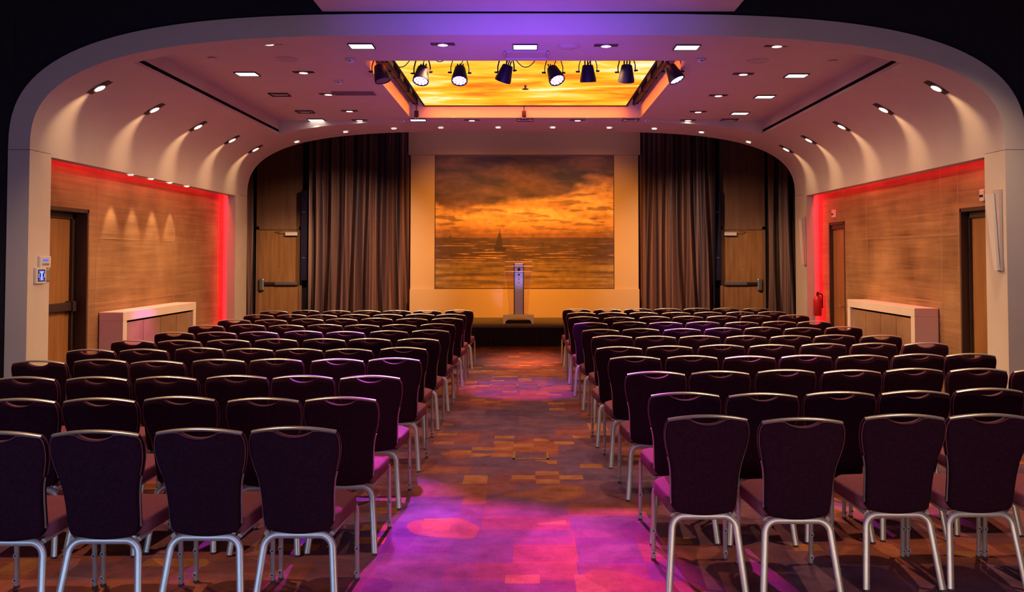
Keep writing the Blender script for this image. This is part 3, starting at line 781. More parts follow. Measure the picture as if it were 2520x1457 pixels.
# square lamps
sqf = G()
for a_ in ((-0.12, 0.12, -0.105, -0.097), (-0.12, 0.12, 0.097, 0.105), (-0.12, -0.112, -0.097, 0.097), (0.112, 0.12, -0.097, 0.097)): sqf.box(*a_, -0.012, 0.001)
ME_sqf = sqf.mesh('frame', 'lamp_frame')
ME_sql = G().quad((-0.112, -0.097, -0.005), (-0.112, 0.097, -0.005), (0.112, 0.097, -0.005), (0.112, -0.097, -0.005)).mesh('diffuser', 'lamp_square', fix=False)
ME_sqo = G().quad((-0.112, -0.097, -0.005), (-0.112, 0.097, -0.005), (0.112, 0.097, -0.005), (0.112, -0.097, -0.005)).mesh('reflector', 'lamp_dim', fix=False)
ME_bulb = G().cyl((-0.06, 0.0, -0.007), (0.06, 0.0, -0.007), 0.012, n=8).mesh('tube_lamp', 'ceil_plastic')
sq = [(-1.51, 8.54, 1, 'lit square lamp ahead of the coffer, the left of three'), (0.07, 8.57, 1, 'lit square lamp ahead of the coffer, the middle of three'), (1.64, 8.59, 1, 'lit square lamp ahead of the coffer, the right of three'),
      (-3.03, 9.86, 1, 'lit square lamp nearest along the left ceiling edge'), (3.12, 9.95, 1, 'lit square lamp nearest along the right ceiling edge'),
      (-3.02, 11.13, 0, 'unlit square lamp, second along the left ceiling edge'), (3.12, 11.28, 1, 'lit square lamp, second along the right ceiling edge'),
      (-3.03, 12.46, 0, 'unlit square lamp, third along the left ceiling edge'), (3.12, 12.60, 1, 'lit square lamp, third along the right ceiling edge'),
      (-3.05, 13.22, 1, 'lit square lamp at the far left corner of the ceiling'), (-1.53, 13.22, 1, 'lit square lamp behind the left end of the coffer'),
      (0.06, 13.22, 0, 'unlit square lamp behind the middle of the coffer'), (1.64, 13.22, 0, 'unlit square lamp behind the right end of the coffer'),
      (3.11, 13.22, 0, 'unlit square lamp at the far right corner of the ceiling')]
for x, y, on, lab in sq:
    o = thing('square_lamp', lab, 'ceiling lamp', (x, y, zc), 0, 'square ceiling lamps')
    put('frame', ME_sqf, o); put('diffuser' if on else 'reflector', ME_sql if on else ME_sqo, o)
    if not on: put('tube_lamp', ME_bulb, o)
    if on: light('square_lamp_light', 'SPOT', (x, y, zc - 0.03), PW['square'], (1.0, 0.78, 0.58), (x, y, 0), 0.08, 110, 0.8)
# downlights in the far rib
for i, (x, y) in enumerate(((-3.59, 14.2), (-2.77, 14.0), (-2.00, 13.95), (-1.26, 13.95), (-0.36, 13.95), (0.50, 13.95), (1.39, 13.95), (2.10, 13.95), (2.85, 14.0), (3.63, 14.15))):
    sl_ = (vz(x + 0.03) - vz(x - 0.03)) / 0.06
    downlight((x, y, vz(x) - 0.002), '%s small downlight from the left along the far rib of the vault' % ORD[i], 'small downlights along the far rib', tilt=(0, -math.atan(sl_), 0), plate=False, power=PW['rib'], cone=80, scale=0.85, target=(x * 0.95, y + 0.3, 0))
# cove downlights
for sgn in (-1, 1):
    for i, y in enumerate((8.62, 9.90, 11.22, 12.53, 13.62)):
        x = sgn * 4.08; sl_ = (vz(abs(x) + 0.02) - vz(abs(x) - 0.02)) / 0.04 * sgn
        tl = (0, -math.atan(sl_), 0)
        lab = '%s tilted downlight from the front in the %s cove' % (ORD[i], 'left' if sgn < 0 else 'right')
        p = Vector((x, y, vz(abs(x)) - 0.004))
        downlight(p, lab, 'tilted downlights in the side coves', tilt=tl, power=PW['cove'], mute=True, scale=1.1)
        n_ = Vector((-sgn * 0.55, 0, -0.83))
        light('cove_lamp', 'SPOT', p + n_ * 0.024, PW['cove'], (1.0, 0.62, 0.30), p + Vector((sgn * 0.66, -0.02, -0.75)), 0.012, 62, 1.0)
# four tiny lamps under the left cove
for i, y in enumerate((10.28, 10.83, 11.41, 11.98)):
    p = (-4.50, y, ZS - 0.032)
    downlight(p, '%s tiny recessed lamp from the front under the left cove edge' % ORD[i], 'tiny lamps under the left cove', plate=False, mute=True, scale=0.75)
    light('cove_edge_lamp', 'SPOT', (-4.50, y, ZS - 0.06), PW['tiny'], (1.0, 0.68, 0.42), (-4.70, y, 1.7), 0.02, 45, 0.6)
# detectors, sprinkler caps, speakers, grille, projector lift
def lathe_obj(name, prof_, mat, parent):
    return G().grid([[(r * math.cos(2 * math.pi * k / 24), r * math.sin(2 * math.pi * k / 24), z) for k in range(25)] for r, z in prof_]).build(name, mat, parent, smooth=45)
for x, y, lab in ((-1.73, 9.10, 'white smoke detector at the near left corner of the coffer'), (1.88, 9.10, 'white smoke detector at the near right corner of the coffer'),
                  (-1.76, 13.17, 'white smoke detector at the far left corner of the coffer'), (1.88, 13.17, 'white smoke detector at the far right corner of the coffer'), (-2.09, 10.25, 'white smoke detector between the left downlights')):
    o = thing('smoke_detector', lab, 'smoke detector', (x, y, zc))
    lathe_obj('base', ((0.05, 0.001), (0.05, -0.012), (0.0, -0.012)), 'ceil_plastic', o)
    lathe_obj('sensor_head', ((0.042, -0.012), (0.042, -0.03), (0.03, -0.042), (0.0, -0.044)), 'white_plastic', o)
    G().box(-0.012, 0.012, -0.0435, -0.040, -0.034, -0.026).build('slot', 'black', o)
for x, y, lab in ((-2.39, 9.12, 'flush round ceiling speaker near the first left downlight'), (2.49, 9.20, 'flush round ceiling speaker near the first right downlight'), (0.49, 8.56, 'white ceiling dome beside the middle square lamp')):
    o = thing('ceiling_speaker', lab, 'ceiling speaker', (x, y, zc))
    lathe_obj('grille', ((0.10, 0.001), (0.10, -0.006), (0.085, -0.016), (0.0, -0.018)), 'ceil_plastic', o)
    lathe_obj('rim', ((0.115, 0.001), (0.115, -0.004), (0.10, -0.006)), 'ceil_plastic', o)
for x, y, lab in ((-3.14, 9.06, 'small round sprinkler cap near the left front corner of the ceiling'), (3.27, 9.20, 'small round sprinkler cap near the right front corner of the ceiling')):
    o = thing('sprinkler_cap', lab, 'sprinkler', (x, y, zc))
    lathe_obj('cap', ((0.045, -0.006), (0.04, -0.010), (0.0, -0.011)), 'plaster', o); lathe_obj('collar', ((0.03, 0.001), (0.03, -0.007)), 'grille', o)
o = thing('air_grille', 'flat air grille in the ceiling left of the coffer', 'air vent', (-2.07, 11.05, zc))
q = G().box(-0.26, 0.26, -0.13, -0.11, -0.006, 0.001).box(-0.26, 0.26, 0.11, 0.13, -0.006, 0.001).box(-0.26, -0.24, -0.11, 0.11, -0.006, 0.001).box(0.24, 0.26, -0.11, 0.11, -0.006, 0.001)
q.build('frame', 'grille', o)
q = G()
for k in range(11): q.box(-0.24, 0.24, -0.10 + k * 0.02, -0.092 + k * 0.02, -0.004, 0.0)
q.build('slats', 'grille', o)
o = thing('projector_lift', 'white projector lift plate behind the middle square lamp', 'projector lift', (0.08, 8.87, zc))
G().box(-0.20, 0.20, -0.12, 0.12, -0.014, 0.001, 0, 0.003).build('plate', 'ceil_plastic', o)
q = G().tube([(-0.215, -0.12, -0.02), (-0.215, 0.12, -0.02)], 0.010).tube([(0.215, -0.12, -0.02), (0.215, 0.12, -0.02)], 0.010).tube([(-0.215, 0.13, -0.02), (0.215, 0.13, -0.02)], 0.012)
q.build('rail', 'ceil_plastic', o)
# backlit print in the coffer
o = thing('light_ceiling', 'backlit ceiling panel printed with glowing orange sunset clouds', 'light panel', (0.07, 11.36, 3.985))
G().quad((-1.47, -1.57, 0), (1.47, -1.57, 0), (1.47, 1.57, 0), (-1.47, 1.57, 0)).build('print', 'sky_panel', o, fix=False)
q = G()
for a_ in ((-1.49, -1.468, -1.6, 1.6), (1.468, 1.49, -1.6, 1.6), (-1.49, 1.49, -1.6, -1.568), (-1.49, 1.49, 1.568, 1.6)): q.box(*a_, -0.012, 0.06)
q.build('frame', 'slot_black', o)
G().box(-0.012, 0.012, 0.015, 0.04, -0.05, 0.0).cyl((0, 0.0275, -0.055), (0, 0.0275, -0.05), 0.045, n=12).build('sprinkler', 'bronze', o)
for sgn, sd in ((-1, 'left'), (1, 'right')):
    o = thing('lighting_track', 'dark lighting rail along the %s side of the coffer' % sd, 'track', (0.07 + sgn * 1.585, 11.40, 4.0))
    G().tube([(0, -1.5, 0), (0, 1.5, 0)], 0.028).build('rail', 'black', o)
    G().tube([(sgn * 0.07, -1.5, 0.045), (sgn * 0.07, 1.5, 0.045)], 0.02).build('conduit', 'black', o)
    for k in range(4): G().box(-0.04, 0.04, -1.4 + k * 0.9, -1.36 + k * 0.9, -0.03, 0.2).build('clamp', 'black', o)
o = thing('lighting_bar', 'dark lighting bar carrying the row of stage spotlights', 'lighting bar', (0.07, 9.6, 4.09))
G().tube([(-1.62, 0, 0), (1.63, 0, 0)], 0.025).build('bar', 'black', o)
for x in (-1.4, 0, 1.4): G().box(x - 0.015, x + 0.015, -0.02, 0.02, 0.02, 0.108).build('hanger', 'black', o)
# stage spotlights
can = G()
pf = ((0.0, 0.07), (0.05, 0.07), (0.058, 0.06), (0.080, -0.05), (0.088, -0.085), (0.088, -0.115), (0.079, -0.115), (0.076, -0.104))
can.grid([[(r * math.cos(2 * math.pi * k / 24), r * math.sin(2 * math.pi * k / 24), z) for k in range(25)] for r, z in pf])
ME_can = can.mesh('can', 'black', smooth=40)
def lens_mesh(mat):
    q = G(); q.poly([(0.0765 * math.cos(2 * math.pi * k / 24), 0.0765 * math.sin(2 * math.pi * k / 24), -0.105) for k in range(24)][::-1], 1)
    for r, n_ in ((0.0, 1), (0.033, 6), (0.061, 11)):
        for k in range(n_):
            a_ = 2 * math.pi * k / n_; cx, cy = r * math.cos(a_), r * math.sin(a_)
            q.poly([(cx + 0.0158 * math.cos(2 * math.pi * j / 10), cy + 0.0158 * math.sin(2 * math.pi * j / 10), -0.109) for j in range(10)][::-1])
    return q.mesh('lens', [mat, 'par_base' if mat == 'par_lens' else 'black'], fix=False)
ME_on, ME_off = lens_mesh('par_lens'), lens_mesh('lamp_dim')
ME_fin = G().tube([(-0.03, 0, 0.06), (-0.03, 0, 0.12)], 0.008, n=6).tube([(0.0, 0, 0.06), (0.0, 0, 0.125)], 0.008, n=6).tube([(0.03, 0, 0.06), (0.03, 0, 0.12)], 0.008, n=6).mesh('cooling_post', 'black')
PAR = [(-1.50, (0.25, -0.15, -0.95), 0), (-1.05, (-0.08, -0.42, -0.85), 1), (-0.64, (0.0, -0.46, -0.85), 1), (-0.14, (-0.33, 0.30, -0.9), 0),
       (0.38, (0.30, -0.45, -0.80), 1), (0.75, (0.04, 0.22, -0.97), 0), (1.17, (0.0, 0.40, -0.92), 0), (1.67, (0.38, -0.22, -0.85), 1)]
for i, (x, dv, on) in enumerate(PAR):
    y = 9.6; zp = 3.79 if i not in (1, 2, 4) else 3.775
    o = thing('stage_spotlight', '%s black stage spotlight from the left in the coffer, %s' % (ORD[i], 'lens glowing violet white' if on else 'lens turned away'), 'spotlight', (x, y, zp), 0, 'stage spotlights hanging in the coffer')
    R = Vector(dv).normalized().to_track_quat('-Z', 'Y').to_matrix().to_4x4()
    cb = put('can', ME_can, o); cb.matrix_local = R
    ln = put('lens', ME_on if on else ME_off, cb)
    fn = put('cooling_post', ME_fin, cb)
    yk = [(-0.098, 0, -0.01), (-0.098, 0, 0.06), (-0.055, 0, 0.215), (0.055, 0, 0.215), (0.098, 0, 0.06), (0.098, 0, -0.01)]
    ang = random.uniform(-0.5, 0.5)
    yb_ = G().tube(fillet(yk, 0.03), 0.005, 0.013, ref=(0, 1, 0), n=8).build('yoke', 'black', o); yb_.rotation_euler = (0, 0, ang)
    G().cyl((-0.125, 0, 0), (-0.088, 0, 0), 0.010, n=10).cyl((0.088, 0, 0), (0.125, 0, 0), 0.010, n=10).box(-0.13, -0.125, -0.02, 0.02, -0.006, 0.006).build('knob', 'black', yb_)
    G().box(-0.02, 0.02, -0.02, 0.02, 0.207, 4.064 - zp).build('clamp', 'black', o)
    P = [(0.0, 0.0, 0.07), (0.03 + 0.03 * (i % 3), 0.02, 0.20), (-0.06, 0.03, 0.15), (-0.02, 0.0, 0.24)]
    cu = []
    for k in range(25):
        t = k / 24; cu.append(tuple((1 - t) ** 3 * P[0][c] + 3 * t * (1 - t) ** 2 * P[1][c] * 1.6 + 3 * t * t * (1 - t) * P[2][c] * 1.6 + t ** 3 * P[3][c] for c in range(3)))
    G().tube(cu, 0.005, n=6).build('cable', 'black', o)
# loose cable loops below the bar
def loop(name, x0, x1, z0, sag, lab):
    q = G().tube([(x0 + (x1 - x0) * k / 20 - x0, 0, -sag * 4 * (k / 20) * (1 - k / 20)) for k in range(21)], 0.005, n=6)
    o = q.build(name, 'black', None); o.location = (x0, 9.62, z0); tag(o, lab, 'cable', 'loose lighting cables')
loop('cable', -1.45, -1.12, 4.06, 0.22, 'loose cable sagging between the first and second spotlights')
loop('cable', -1.0, -0.72, 4.06, 0.16, 'short cable loop between the second and third spotlights')
loop('cable', -0.10, 0.25, 4.06, 0.22, 'thin cable loop between the fourth and fifth spotlights')
for x, lab in ((-1.52, 'small black hanging clamp in the far left corner of the coffer'), (0.05, 'small black hanging clamp at the middle of the coffer far side')):
    o = thing('hanging_clamp', lab, 'clamp', (x, 12.93, 3.86))
    G().box(-0.03, 0.03, -0.02, 0.02, -0.05, 0.045, 0, 0.004).build('body', 'black', o)
    G().cyl((-0.017, 0, -0.05), (-0.017, 0, -0.07), 0.01, n=8).cyl((0.017, 0, -0.05), (0.017, 0, -0.07), 0.01, n=8).build('jaw', 'steel', o)
    G().cyl((0, 0, 0.04), (0, 0, 0.34), 0.006, n=8).build('drop_wire', 'black', o)

CHL = [
[(-2.460,4.64),(-2.006,4.67),(-1.522,4.72),(-1.068,4.76)],
[(-2.918,5.63),(-2.457,5.65),(-2.002,5.71),(-1.485,5.66),(-1.031,5.69)],
[(-3.424,6.58),(-2.919,6.58),(-2.442,6.60),(-1.970,6.66),(-1.498,6.65),(-1.022,6.64)],
[(-3.856,7.55),(-3.401,7.64),(-2.891,7.53),(-2.436,7.65),(-1.977,7.68),(-1.468,7.67),(-1.013,7.73)],
[(-3.858,8.41),(-3.393,8.44),(-2.938,8.57),(-2.446,8.50),(-1.989,8.48),(-1.535,8.47),(-1.056,8.60)],
[(-3.855,9.27),(-3.394,9.28),(-2.930,9.36),(-2.470,9.44),(-1.983,9.46),(-1.524,9.49),(-1.028,9.49)],
[(-3.815,10.22),(-3.360,10.26),(-2.906,10.30),(-2.437,10.41),(-1.945,10.33),(-1.471,10.44),(-1.016,10.55)],
[(-3.833,11.25),(-3.363,11.36),(-2.862,11.28),(-2.407,11.37),(-1.938,11.31),(-1.483,11.35),(-1.025,11.48)],
[(-3.805,12.21),(-3.317,12.20),(-2.862,12.35),(-2.408,12.37),(-1.953,12.48),(-1.467,12.43),(-0.992,12.48)],
[(-3.772,13.19),(-3.309,13.24),(-2.849,13.15),(-2.395,13.25),(-1.923,13.28),(-1.467,13.37),(-1.013,13.31)],
[(-3.809,14.10),(-3.355,14.24),(-2.849,14.15),(-2.387,14.18),(-1.933,14.21),(-1.460,14.21),(-0.971,14.34)],
]
CHR = [
[(1.038,5.08),(1.518,5.00),(2.096,5.11),(2.551,5.12),(3.005,5.11)],
[(1.062,5.87),(1.536,5.84),(2.032,5.90),(2.515,5.94),(3.032,6.04)],
[(1.026,6.86),(1.503,6.90),(2.011,6.98),(2.493,6.96),(2.992,7.05),(3.476,7.05),(3.931,7.01)],
[(0.994,7.85),(1.486,7.91),(1.966,7.88),(2.467,7.95),(2.954,7.96),(3.464,8.04),(3.929,8.07)],
[(0.946,8.66),(1.430,8.74),(1.942,8.84),(2.426,8.85),(2.951,8.96),(3.455,9.00),(3.970,9.03)],
[(0.993,9.82),(1.448,9.77),(1.921,9.80),(2.412,9.80),(2.891,9.82),(3.388,9.90),(3.863,9.85)],
[(0.939,10.63),(1.417,10.74),(1.898,10.73),(2.399,10.83),(2.889,10.93),(3.344,10.86),(3.877,11.00)],
[(0.902,11.67),(1.411,11.81),(1.867,11.75),(2.358,11.83),(2.850,11.78),(3.362,11.90),(3.816,11.90)],
[(0.885,12.76),(1.370,12.69),(1.879,12.82),(2.354,12.87),(2.844,12.93),(3.361,13.07),(3.925,13.14)],
[(0.910,13.70),(1.373,13.70),(1.849,13.75),(2.338,13.75),(2.825,13.80),(3.321,13.85),(3.827,13.93)],
[(0.887,14.58),(1.378,14.58),(1.882,14.69),(2.363,14.74),(2.852,14.81),(3.331,14.85),(3.808,14.81)],
]

# ------------------------------------------------------------------ chairs
def ylean(z): return -0.205 - 0.125 * max(0.0, (z - 0.39) / 0.56) ** 1.15
WZ = [0.39, 0.40, 0.42, 0.45, 0.50, 0.57, 0.64, 0.68, 0.72, 0.76, 0.80, 0.84, 0.87, 0.90, 0.915, 0.924]
WW = [0.120, 0.150, 0.168, 0.174, 0.176, 0.178, 0.183, 0.189, 0.199, 0.209, 0.2175, 0.2215, 0.2215, 0.217, 0.2115, 0.204]
def crown(x): return 0.924 + 0.022 * (1 - (x / 0.204) ** 2)
def top_at(x):
    z = crown(x) - 0.012
    d = abs(x) / 0.098
    if d < 1: z -= 0.040 * (1 - d * d) ** 0.8
    return z
def make_back():
    us = [-1, -0.975, -0.92, -0.8, -0.62] + [k / 12 * 0.46 for k in range(-12, 13)] + [0.62, 0.8, 0.92, 0.975, 1]
    vs_ = [0, 0.02, 0.06, 0.14, 0.24, 0.34, 0.44, 0.54, 0.62, 0.70, 0.78, 0.85, 0.91, 0.95, 0.98, 1.0]
    def pt(u, v, side):
        zt = top_at(u * 0.204); zb = 0.40 - 0.010 * (1 - u * u)
        z = zb + v * (zt - zb)
        zz = min(0.924, 0.392 + v * 0.532)
        x = u * interp(zz, WZ, WW)
        edge = abs(u) > 0.999 or v < 0.001 or v > 0.999
        T = 0.031 - (0.010 if edge else 0) - (0.003 if abs(u) > 0.95 or v > 0.97 or v < 0.03 else 0)
        bow = -0.012 * (1 - u * u)
        return (x, ylean(z) + bow + side * T + (0.006 if side > 0 and not edge else 0), z)
    q = G()
    f_ = [[pt(u, v, 1) for u in us] for v in vs_]; r_ = [[pt(u, v, -1) for u in us] for v in vs_]
    q.grid(f_); q.grid(r_)
    q.grid([f_[0], r_[0]])
    for i in range(len(us) - 1): q.quad(f_[-1][i], f_[-1][i + 1], r_[-1][i + 1], r_[-1][i], 1 if abs(us[i] + us[i + 1]) * 0.102 < 0.098 else 0)
    q.grid([[r[0] for r in f_], [r[0] for r in r_]]); q.grid([[r[-1] for r in f_], [r[-1] for r in r_]])
    bm = bmesh.new(); me = q.mesh('t', ['chair_back', 'piping']); bm.from_mesh(me); bmesh.ops.remove_doubles(bm, verts=bm.verts[:], dist=0.0002)
    bmesh.ops.recalc_face_normals(bm, faces=bm.faces[:]); out = bpy.data.meshes.new('backrest'); bm.to_mesh(out); bm.free()
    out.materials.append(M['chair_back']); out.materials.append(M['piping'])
    out.polygons.foreach_set('use_smooth', [True] * len(out.polygons)); bpy.data.meshes.remove(me)
    return out, pt, us, vs_
def make_seat():
    pts = []
    ol = [(-0.185, -0.195), (-0.195, -0.12), (-0.207, 0.0), (-0.215, 0.09), (-0.2185, 0.135), (-0.216, 0.155), (-0.206, 0.176), (-0.172, 0.222), (-0.155, 0.238), (-0.13, 0.246), (-0.08, 0.252), (0, 0.255)]
    full = ol + [(-x, y) for x, y in ol[-2::-1]]
    cx, cy = 0, 0.03
    rings = [(0.94, 0.408), (0.985, 0.412), (1.0, 0.420), (1.005, 0.440), (1.0, 0.464), (0.995, 0.474), (0.985, 0.4805), (0.965, 0.485), (0.94, 0.4875), (0.85, 0.493), (0.6, 0.499), (0.3, 0.501)]
    q = G(); rows = []
    for s_, z in rings: rows.append([(cx + (x - cx) * s_, cy + (y - cy) * s_, z - 0.010 * (1 - (y + 0.2) / 0.45)) for x, y in full] )
    for r in rows: r.append(r[0])
    q.grid(rows); q.poly(rows[-1][:-1]); q.poly(rows[0][:-1])
    me = q.mesh('t', 'chair_seat'); bm = bmesh.new(); bm.from_mesh(me); bmesh.ops.remove_doubles(bm, verts=bm.verts[:], dist=0.0002)
    bmesh.ops.recalc_face_normals(bm, faces=bm.faces[:]); out = bpy.data.meshes.new('seat'); bm.to_mesh(out); bm.free()
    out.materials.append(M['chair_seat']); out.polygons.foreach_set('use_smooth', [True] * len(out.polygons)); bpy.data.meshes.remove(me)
    return out
ME_back, bpt, bus, bvs = make_back()
ME_seat = make_seat()
rail = [(x, ylean(crown(x)) - 0.012 * (1 - (x / 0.204) ** 2), crown(x) - 0.006) for x in [-0.207 + 0.414 * k / 24 for k in range(25)]]
ME_rail = G().tube(rail, 0.021, 0.0085, ref=(0, 0, 1), n=12).mesh('top_rail', 'chair_rail', smooth=50)
def pipe_loop(sd):
    off = lambda sgn: Vector((sgn * 0.0015, 0, 0))
    up = [v for v in bvs if v > 0.60]
    path = [Vector(bpt(-1, v, sd)) + off(-1) for v in up]
    path += [Vector(bpt(u, 1.0, sd)) for u in bus[1:-1]]
    path += [Vector(bpt(1, v, sd)) + off(1) for v in up[::-1]]
    return G().tube(path, 0.0028, n=6).mesh('piping', 'piping', smooth=60)
ME_pipe = [pipe_loop(-1), pipe_loop(1)]
def trim(sgn):
    path = [Vector(bpt(sgn, v, 0)) + Vector((sgn * 0.002, -0.004, 0)) for v in (0.10, 0.18, 0.24, 0.30, 0.36, 0.42, 0.48, 0.54, 0.58, 0.61)]
    return G().tube(path, 0.004, 0.0065, ref=(1, 0, 0), n=8).mesh('edge_trim', 'steel', smooth=60)
ME_trim = [trim(-1), trim(1)]
def leg_rear(sgn):
    P = fillet([(sgn * 0.203, -0.305, 0.008), (sgn * 0.168, -0.222, 0.383), (0.0, -0.222, 0.383)], 0.068, 8)
    return G().tube(P, 0.0195, 0.0115, ref=(0, 1, -0.22), n=12).mesh('leg', 'chair_leg', smooth=50)
def leg_front(sgn):
    P = fillet([(sgn * 0.165, -0.215, 0.385), (sgn * 0.2095, 0.205, 0.425), (sgn * 0.211, 0.222, 0.008)], 0.045, 8)
    return G().tube(P, 0.0125, 0.0132, ref=(sgn, 0, 0), n=12).mesh('leg', 'chair_leg', smooth=50)
ME_legs = [leg_rear(-1), leg_rear(1), leg_front(-1), leg_front(1)]
fr = G().box(-0.175, 0.175, -0.185, 0.19, 0.392, 0.412, 0, 0.006)
ME_frame = fr.mesh('seat_frame', 'bronze', smooth=40)
FEET = [(-0.203, -0.305), (0.203, -0.305), (-0.2115, 0.222), (0.2115, 0.222)]
ME_glide = [G().box(x - 0.013, x + 0.013, y - 0.013, y + 0.013, 0.0, 0.012, 0, 0.003).mesh('glide', 'rubber') for x, y in FEET]
def bump(x, z):
    return G().cyl((x, 0.212, z), (x, 0.199, z), 0.0145, 0.012, n=14).cyl((x, 0.1995, z), (x, 0.197, z), 0.006, n=10, mi=1).mesh('bumper', ['clear_knob', 'rubber'], smooth=40)
ME_bump = {(s_, z): bump(s_ * 0.211, z) for s_ in (-1, 1) for z in (0.175, 0.045)}
def make_chair(detail):
    t = thing('banquet_chair', 'x', 'chair')
    kids = []
    def k(name, me, par=t):
        o = put(name, me, par); return o
    kids.append((k('seat', ME_seat), []))
    bk = k('backrest', ME_back)
    kids.append((bk, [k('piping', m_, bk) for m_ in ME_pipe] + [k('edge_trim', m_, bk) for m_ in ME_trim]))
    kids.append((k('top_rail', ME_rail), []))
    kids.append((k('seat_frame', ME_frame), []))
    for i, me in enumerate(ME_legs):
        lg = k('leg', me); subs = []
        if detail:
            subs.append(k('glide', ME_glide[i], lg))
            if i >= 2:
                for z in (0.175, 0.045): subs.append(k('bumper', ME_bump[(-1 if i == 2 else 1, z)], lg))
        kids.append((lg, subs))
    return t, kids
near = make_chair(True); far = make_chair(False)
used = set()
def row_word(r, n):
    if r == 0: return 'nearest row'
    if r == n - 1: return 'row closest to the stage'
    return '%s row from the nearest' % ORD[r]
for side, BL in (('left', CHL), ('right', CHR)):
    for r, row in enumerate(BL):
        k_ = len(row)
        for i, (x, y) in enumerate(row):
            a_ = (k_ - 1 - i) if side == 'left' else i        # seats counted from the aisle
            proto, kids = near if r < 5 else far
            key = id(proto)
            if key not in used: used.add(key); o = proto
            else: o = copy_tree(proto, kids)
            o.location = (x, y, 0); o.rotation_euler = (0, 0, random.uniform(-0.004, 0.004))
            pos = 'aisle seat' if a_ == 0 else '%s seat from the aisle' % ORD[a_]
            tint = 'dark plum chair'
            tag(o, '%s, %s block, %s, %s' % (tint, side, row_word(r, 11), pos), 'chair', 'plum banquet chairs in the %s block' % side)

# ------------------------------------------------------------------ lamps that light the place, some added as fill
RED = (1.0, 0.02, 0.03); VIO = (0.40, 0.07, 1.0); MAG = (0.86, 0.06, 0.95)
for sgn in (-1, 1):
    # led strips hidden above the side recesses and behind the far pillars
    light('red_strip', 'AREA', (sgn * 4.65, 11.2, 3.12), PW['red'], RED, None, sx=0.10, sy=5.3, rot=(0, 0, 0))
    light('red_pillar_strip', 'AREA', (sgn * 4.60, 14.04, 1.45), PW['redp'], RED, (sgn * 5.0, 14.06, 1.45), sx=0.05, sy=2.6)
# orange wash over the stage wall from lamps hidden behind the far rib
for x in (-1.5, 0.1, 1.7):
    light('stage_wash', 'SPOT', (x, 16.2, 4.6), PW['wash'], (1.0, 0.36, 0.045), (x * 0.9, 20.2, 1.5), 0.15, 66, 0.9)
for sgn in (-1, 1):  # added unseen spots brightening the curtains and back doors
    light('curtain_wash', 'SPOT', (sgn * 1.2, 15.6, 4.6), PW['curt'] * (1.0 if sgn < 0 else 0.8), (1.0, 0.60, 0.45), (sgn * 4.7, 20.5, 0.4), 0.06, 56, 1.0)
    light('door_wash', 'SPOT', (sgn * 3.4, 15.6, 4.3), PW['door'] * (1.0 if sgn < 0 else 0.6), (1.0, 0.64, 0.34), (sgn * 5.6, 20.7, 1.5), 0.1, 26, 1.0)
# coloured beams of the stage spotlights
def beam(name, i, target, power, col, cone, blend=0.35):
    x, dv, on = PAR[i]; d = Vector(dv).normalized()
    p = Vector((x, 9.6, 3.78)) + (Vector(target) - Vector((x, 9.6, 3.78))).normalized() * 0.2
    return light(name, 'SPOT', p, power, col, target, 0.035, cone, blend)
beam('beam_magenta', 2, (-0.15, 5.05, 0), PW['mag'], MAG, 26, 0.6)
beam('beam_magenta', 4, (0.75, 5.35, 0), PW['mag'] * 0.7, (0.8, 0.06, 0.9), 17)
beam('beam_violet', 1, (-1.25, 6.3, 0), PW['vio'], VIO, 25, 0.6)
beam('beam_violet', 7, (2.2, 7.4, 0.9), PW['vio'] * 0.35, (0.6, 0.1, 0.9), 22, 0.8)
beam('beam_violet', 5, (0.05, 12.0, 0), PW['vio'] * 0.42, (0.5, 0.08, 1.0), 26, 0.7)
beam('beam_violet', 3, (-2.3, 9.9, 0.9), PW['vio'] * 0.5, VIO, 25, 0.8)
beam('beam_violet', 5, (2.1, 10.9, 0.9), PW['vio'] * 0.45, VIO, 26, 0.9)
beam('beam_orange', 3, (0.02, 15.3, 0), PW['orange'], (1.0, 0.30, 0.05), 14, 1.0)
beam('beam_violet', 0, (-4.40, 10.6, 0.75), PW['vio'] * 0.35, (0.8, 0.12, 0.9), 15, 0.9)
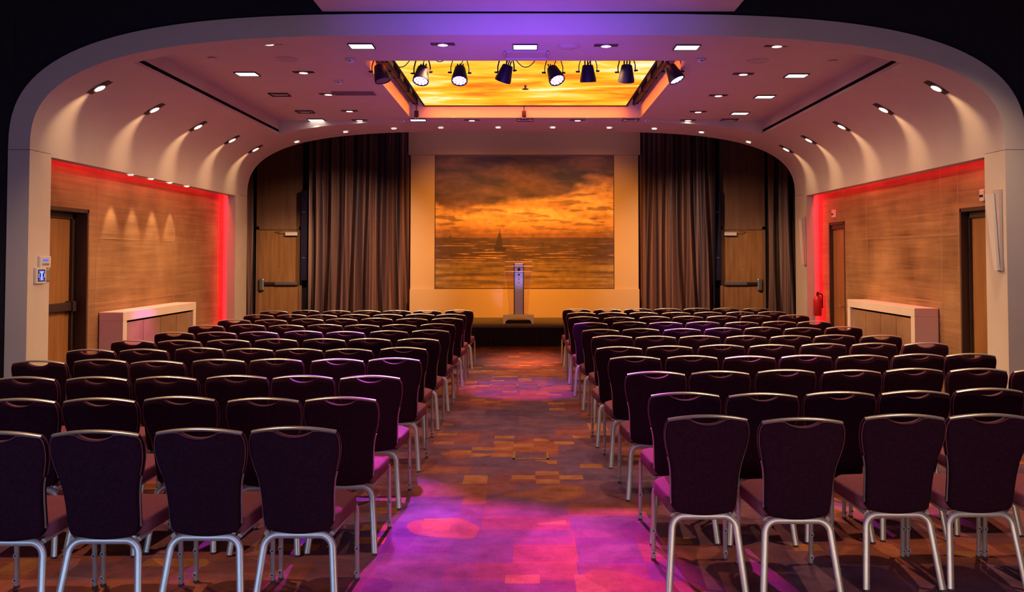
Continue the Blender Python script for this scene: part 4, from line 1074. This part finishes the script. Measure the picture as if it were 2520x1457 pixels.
# blue violet wash on the crown of the arch, from lamps over the near seats
light('crown_wash', 'SPOT', (0.0, 5.0, 2.5), PW['crown'] * 0.62, (0.09, 0.06, 1.0), (0.0, 8.1, 4.1), 0.1, 62, 1.0)
light('crown_wash', 'SPOT', (0.1, 6.6, 2.2), PW['crown'] * 0.8, (0.27, 0.04, 0.9), (0.1, 9.4, 3.9), 0.2, 66, 1.0)
light('soffit_wash', 'SPOT', (0.1, 5.6, 2.3), PW['crown'] * 0.9, (0.17, 0.06, 1.0), (0.1, 7.7, 4.0), 0.15, 75, 1.0)
for x, y in ((-2.6, 5.0), (-1.5, 6.4), (-3.4, 6.4), (1.5, 5.6), (3.0, 5.2), (2.2, 7.0), (3.8, 7.0)):  # added unseen warm spots that brighten the front seats
    light('near_seat_fill', 'SPOT', (x, y, 4.5), PW['seatfill'], WARM, (x, y + 0.5, 0), 0.04, 85, 0.8)
for x in (-1.3, 1.4): light('header_wash', 'SPOT', (x, 14.75, 3.75), PW['header'], (0.85, 0.40, 0.66), (x, 20.1, 4.75), 0.1, 40, 1.0)  # added unseen mauve spots lifting the header
beam('beam_lectern', 6, (-0.07, 18.3, 1.45), PW['lect'], (0.45, 0.35, 1.0), 4.5, 0.8)
# added unseen area lights standing in for the near room's light
light('near_room_fill', 'AREA', (0, -1.5, 4.3), PW['near'], (0.72, 0.50, 1.0), (0, 6.5, 2.4), sx=6, sy=2.0)
light('near_floor_light', 'AREA', (-2.5, 1.8, 0.5), PW['cool'], (0.35, 0.55, 1.0), (-2.0, 4.4, 0.25), sx=3, sy=0.5)
light('near_legs_fill', 'AREA', (2.0, 2.0, 0.6), PW['warmleg'], (1.0, 0.75, 0.62), (1.8, 4.8, 0.2), sx=3, sy=0.5)
# added unseen lamps: warm wash on side walls and pillars, bounce-like vault fill
for sgn in (-1, 1):
    light('wall_wash', 'AREA', (sgn * 0.9, 11.2, 3.74), PW['wall'], (1.0, 0.55, 0.27), (sgn * 4.7, 11.2, 0.3), sx=4.5, sy=0.25, spread=80)
    light('pillar_wash', 'SPOT', (-sgn * 2.4, 10.4, 3.35), PW['pillar'], (1.0, 0.68, 0.34), (sgn * 4.45, 8.3, 1.4), 0.05, 36, 1.0)
light('vault_fill', 'AREA', (0, 11.0, 1.25), PW['fill'], (0.92, 0.17, 0.60), (0, 11.0, 4), sx=5, sy=5)
for sgn in (-1, 1):
    light('coffer_glow', 'AREA', (0.07 + sgn * 1.44, 11.2, 3.95), PW['coffer'], (1.0, 0.13, 0.01), (0.07 + sgn * 1.69, 11.2, 3.82), sx=3.3, sy=0.03, spread=110)  # added unseen strips giving the coffer walls an orange glow
light('coffer_glow', 'AREA', (0.07, 12.78, 3.95), PW['coffer'], (1.0, 0.15, 0.01), (0.07, 13.02, 3.83), sx=2.9, sy=0.03, spread=110)
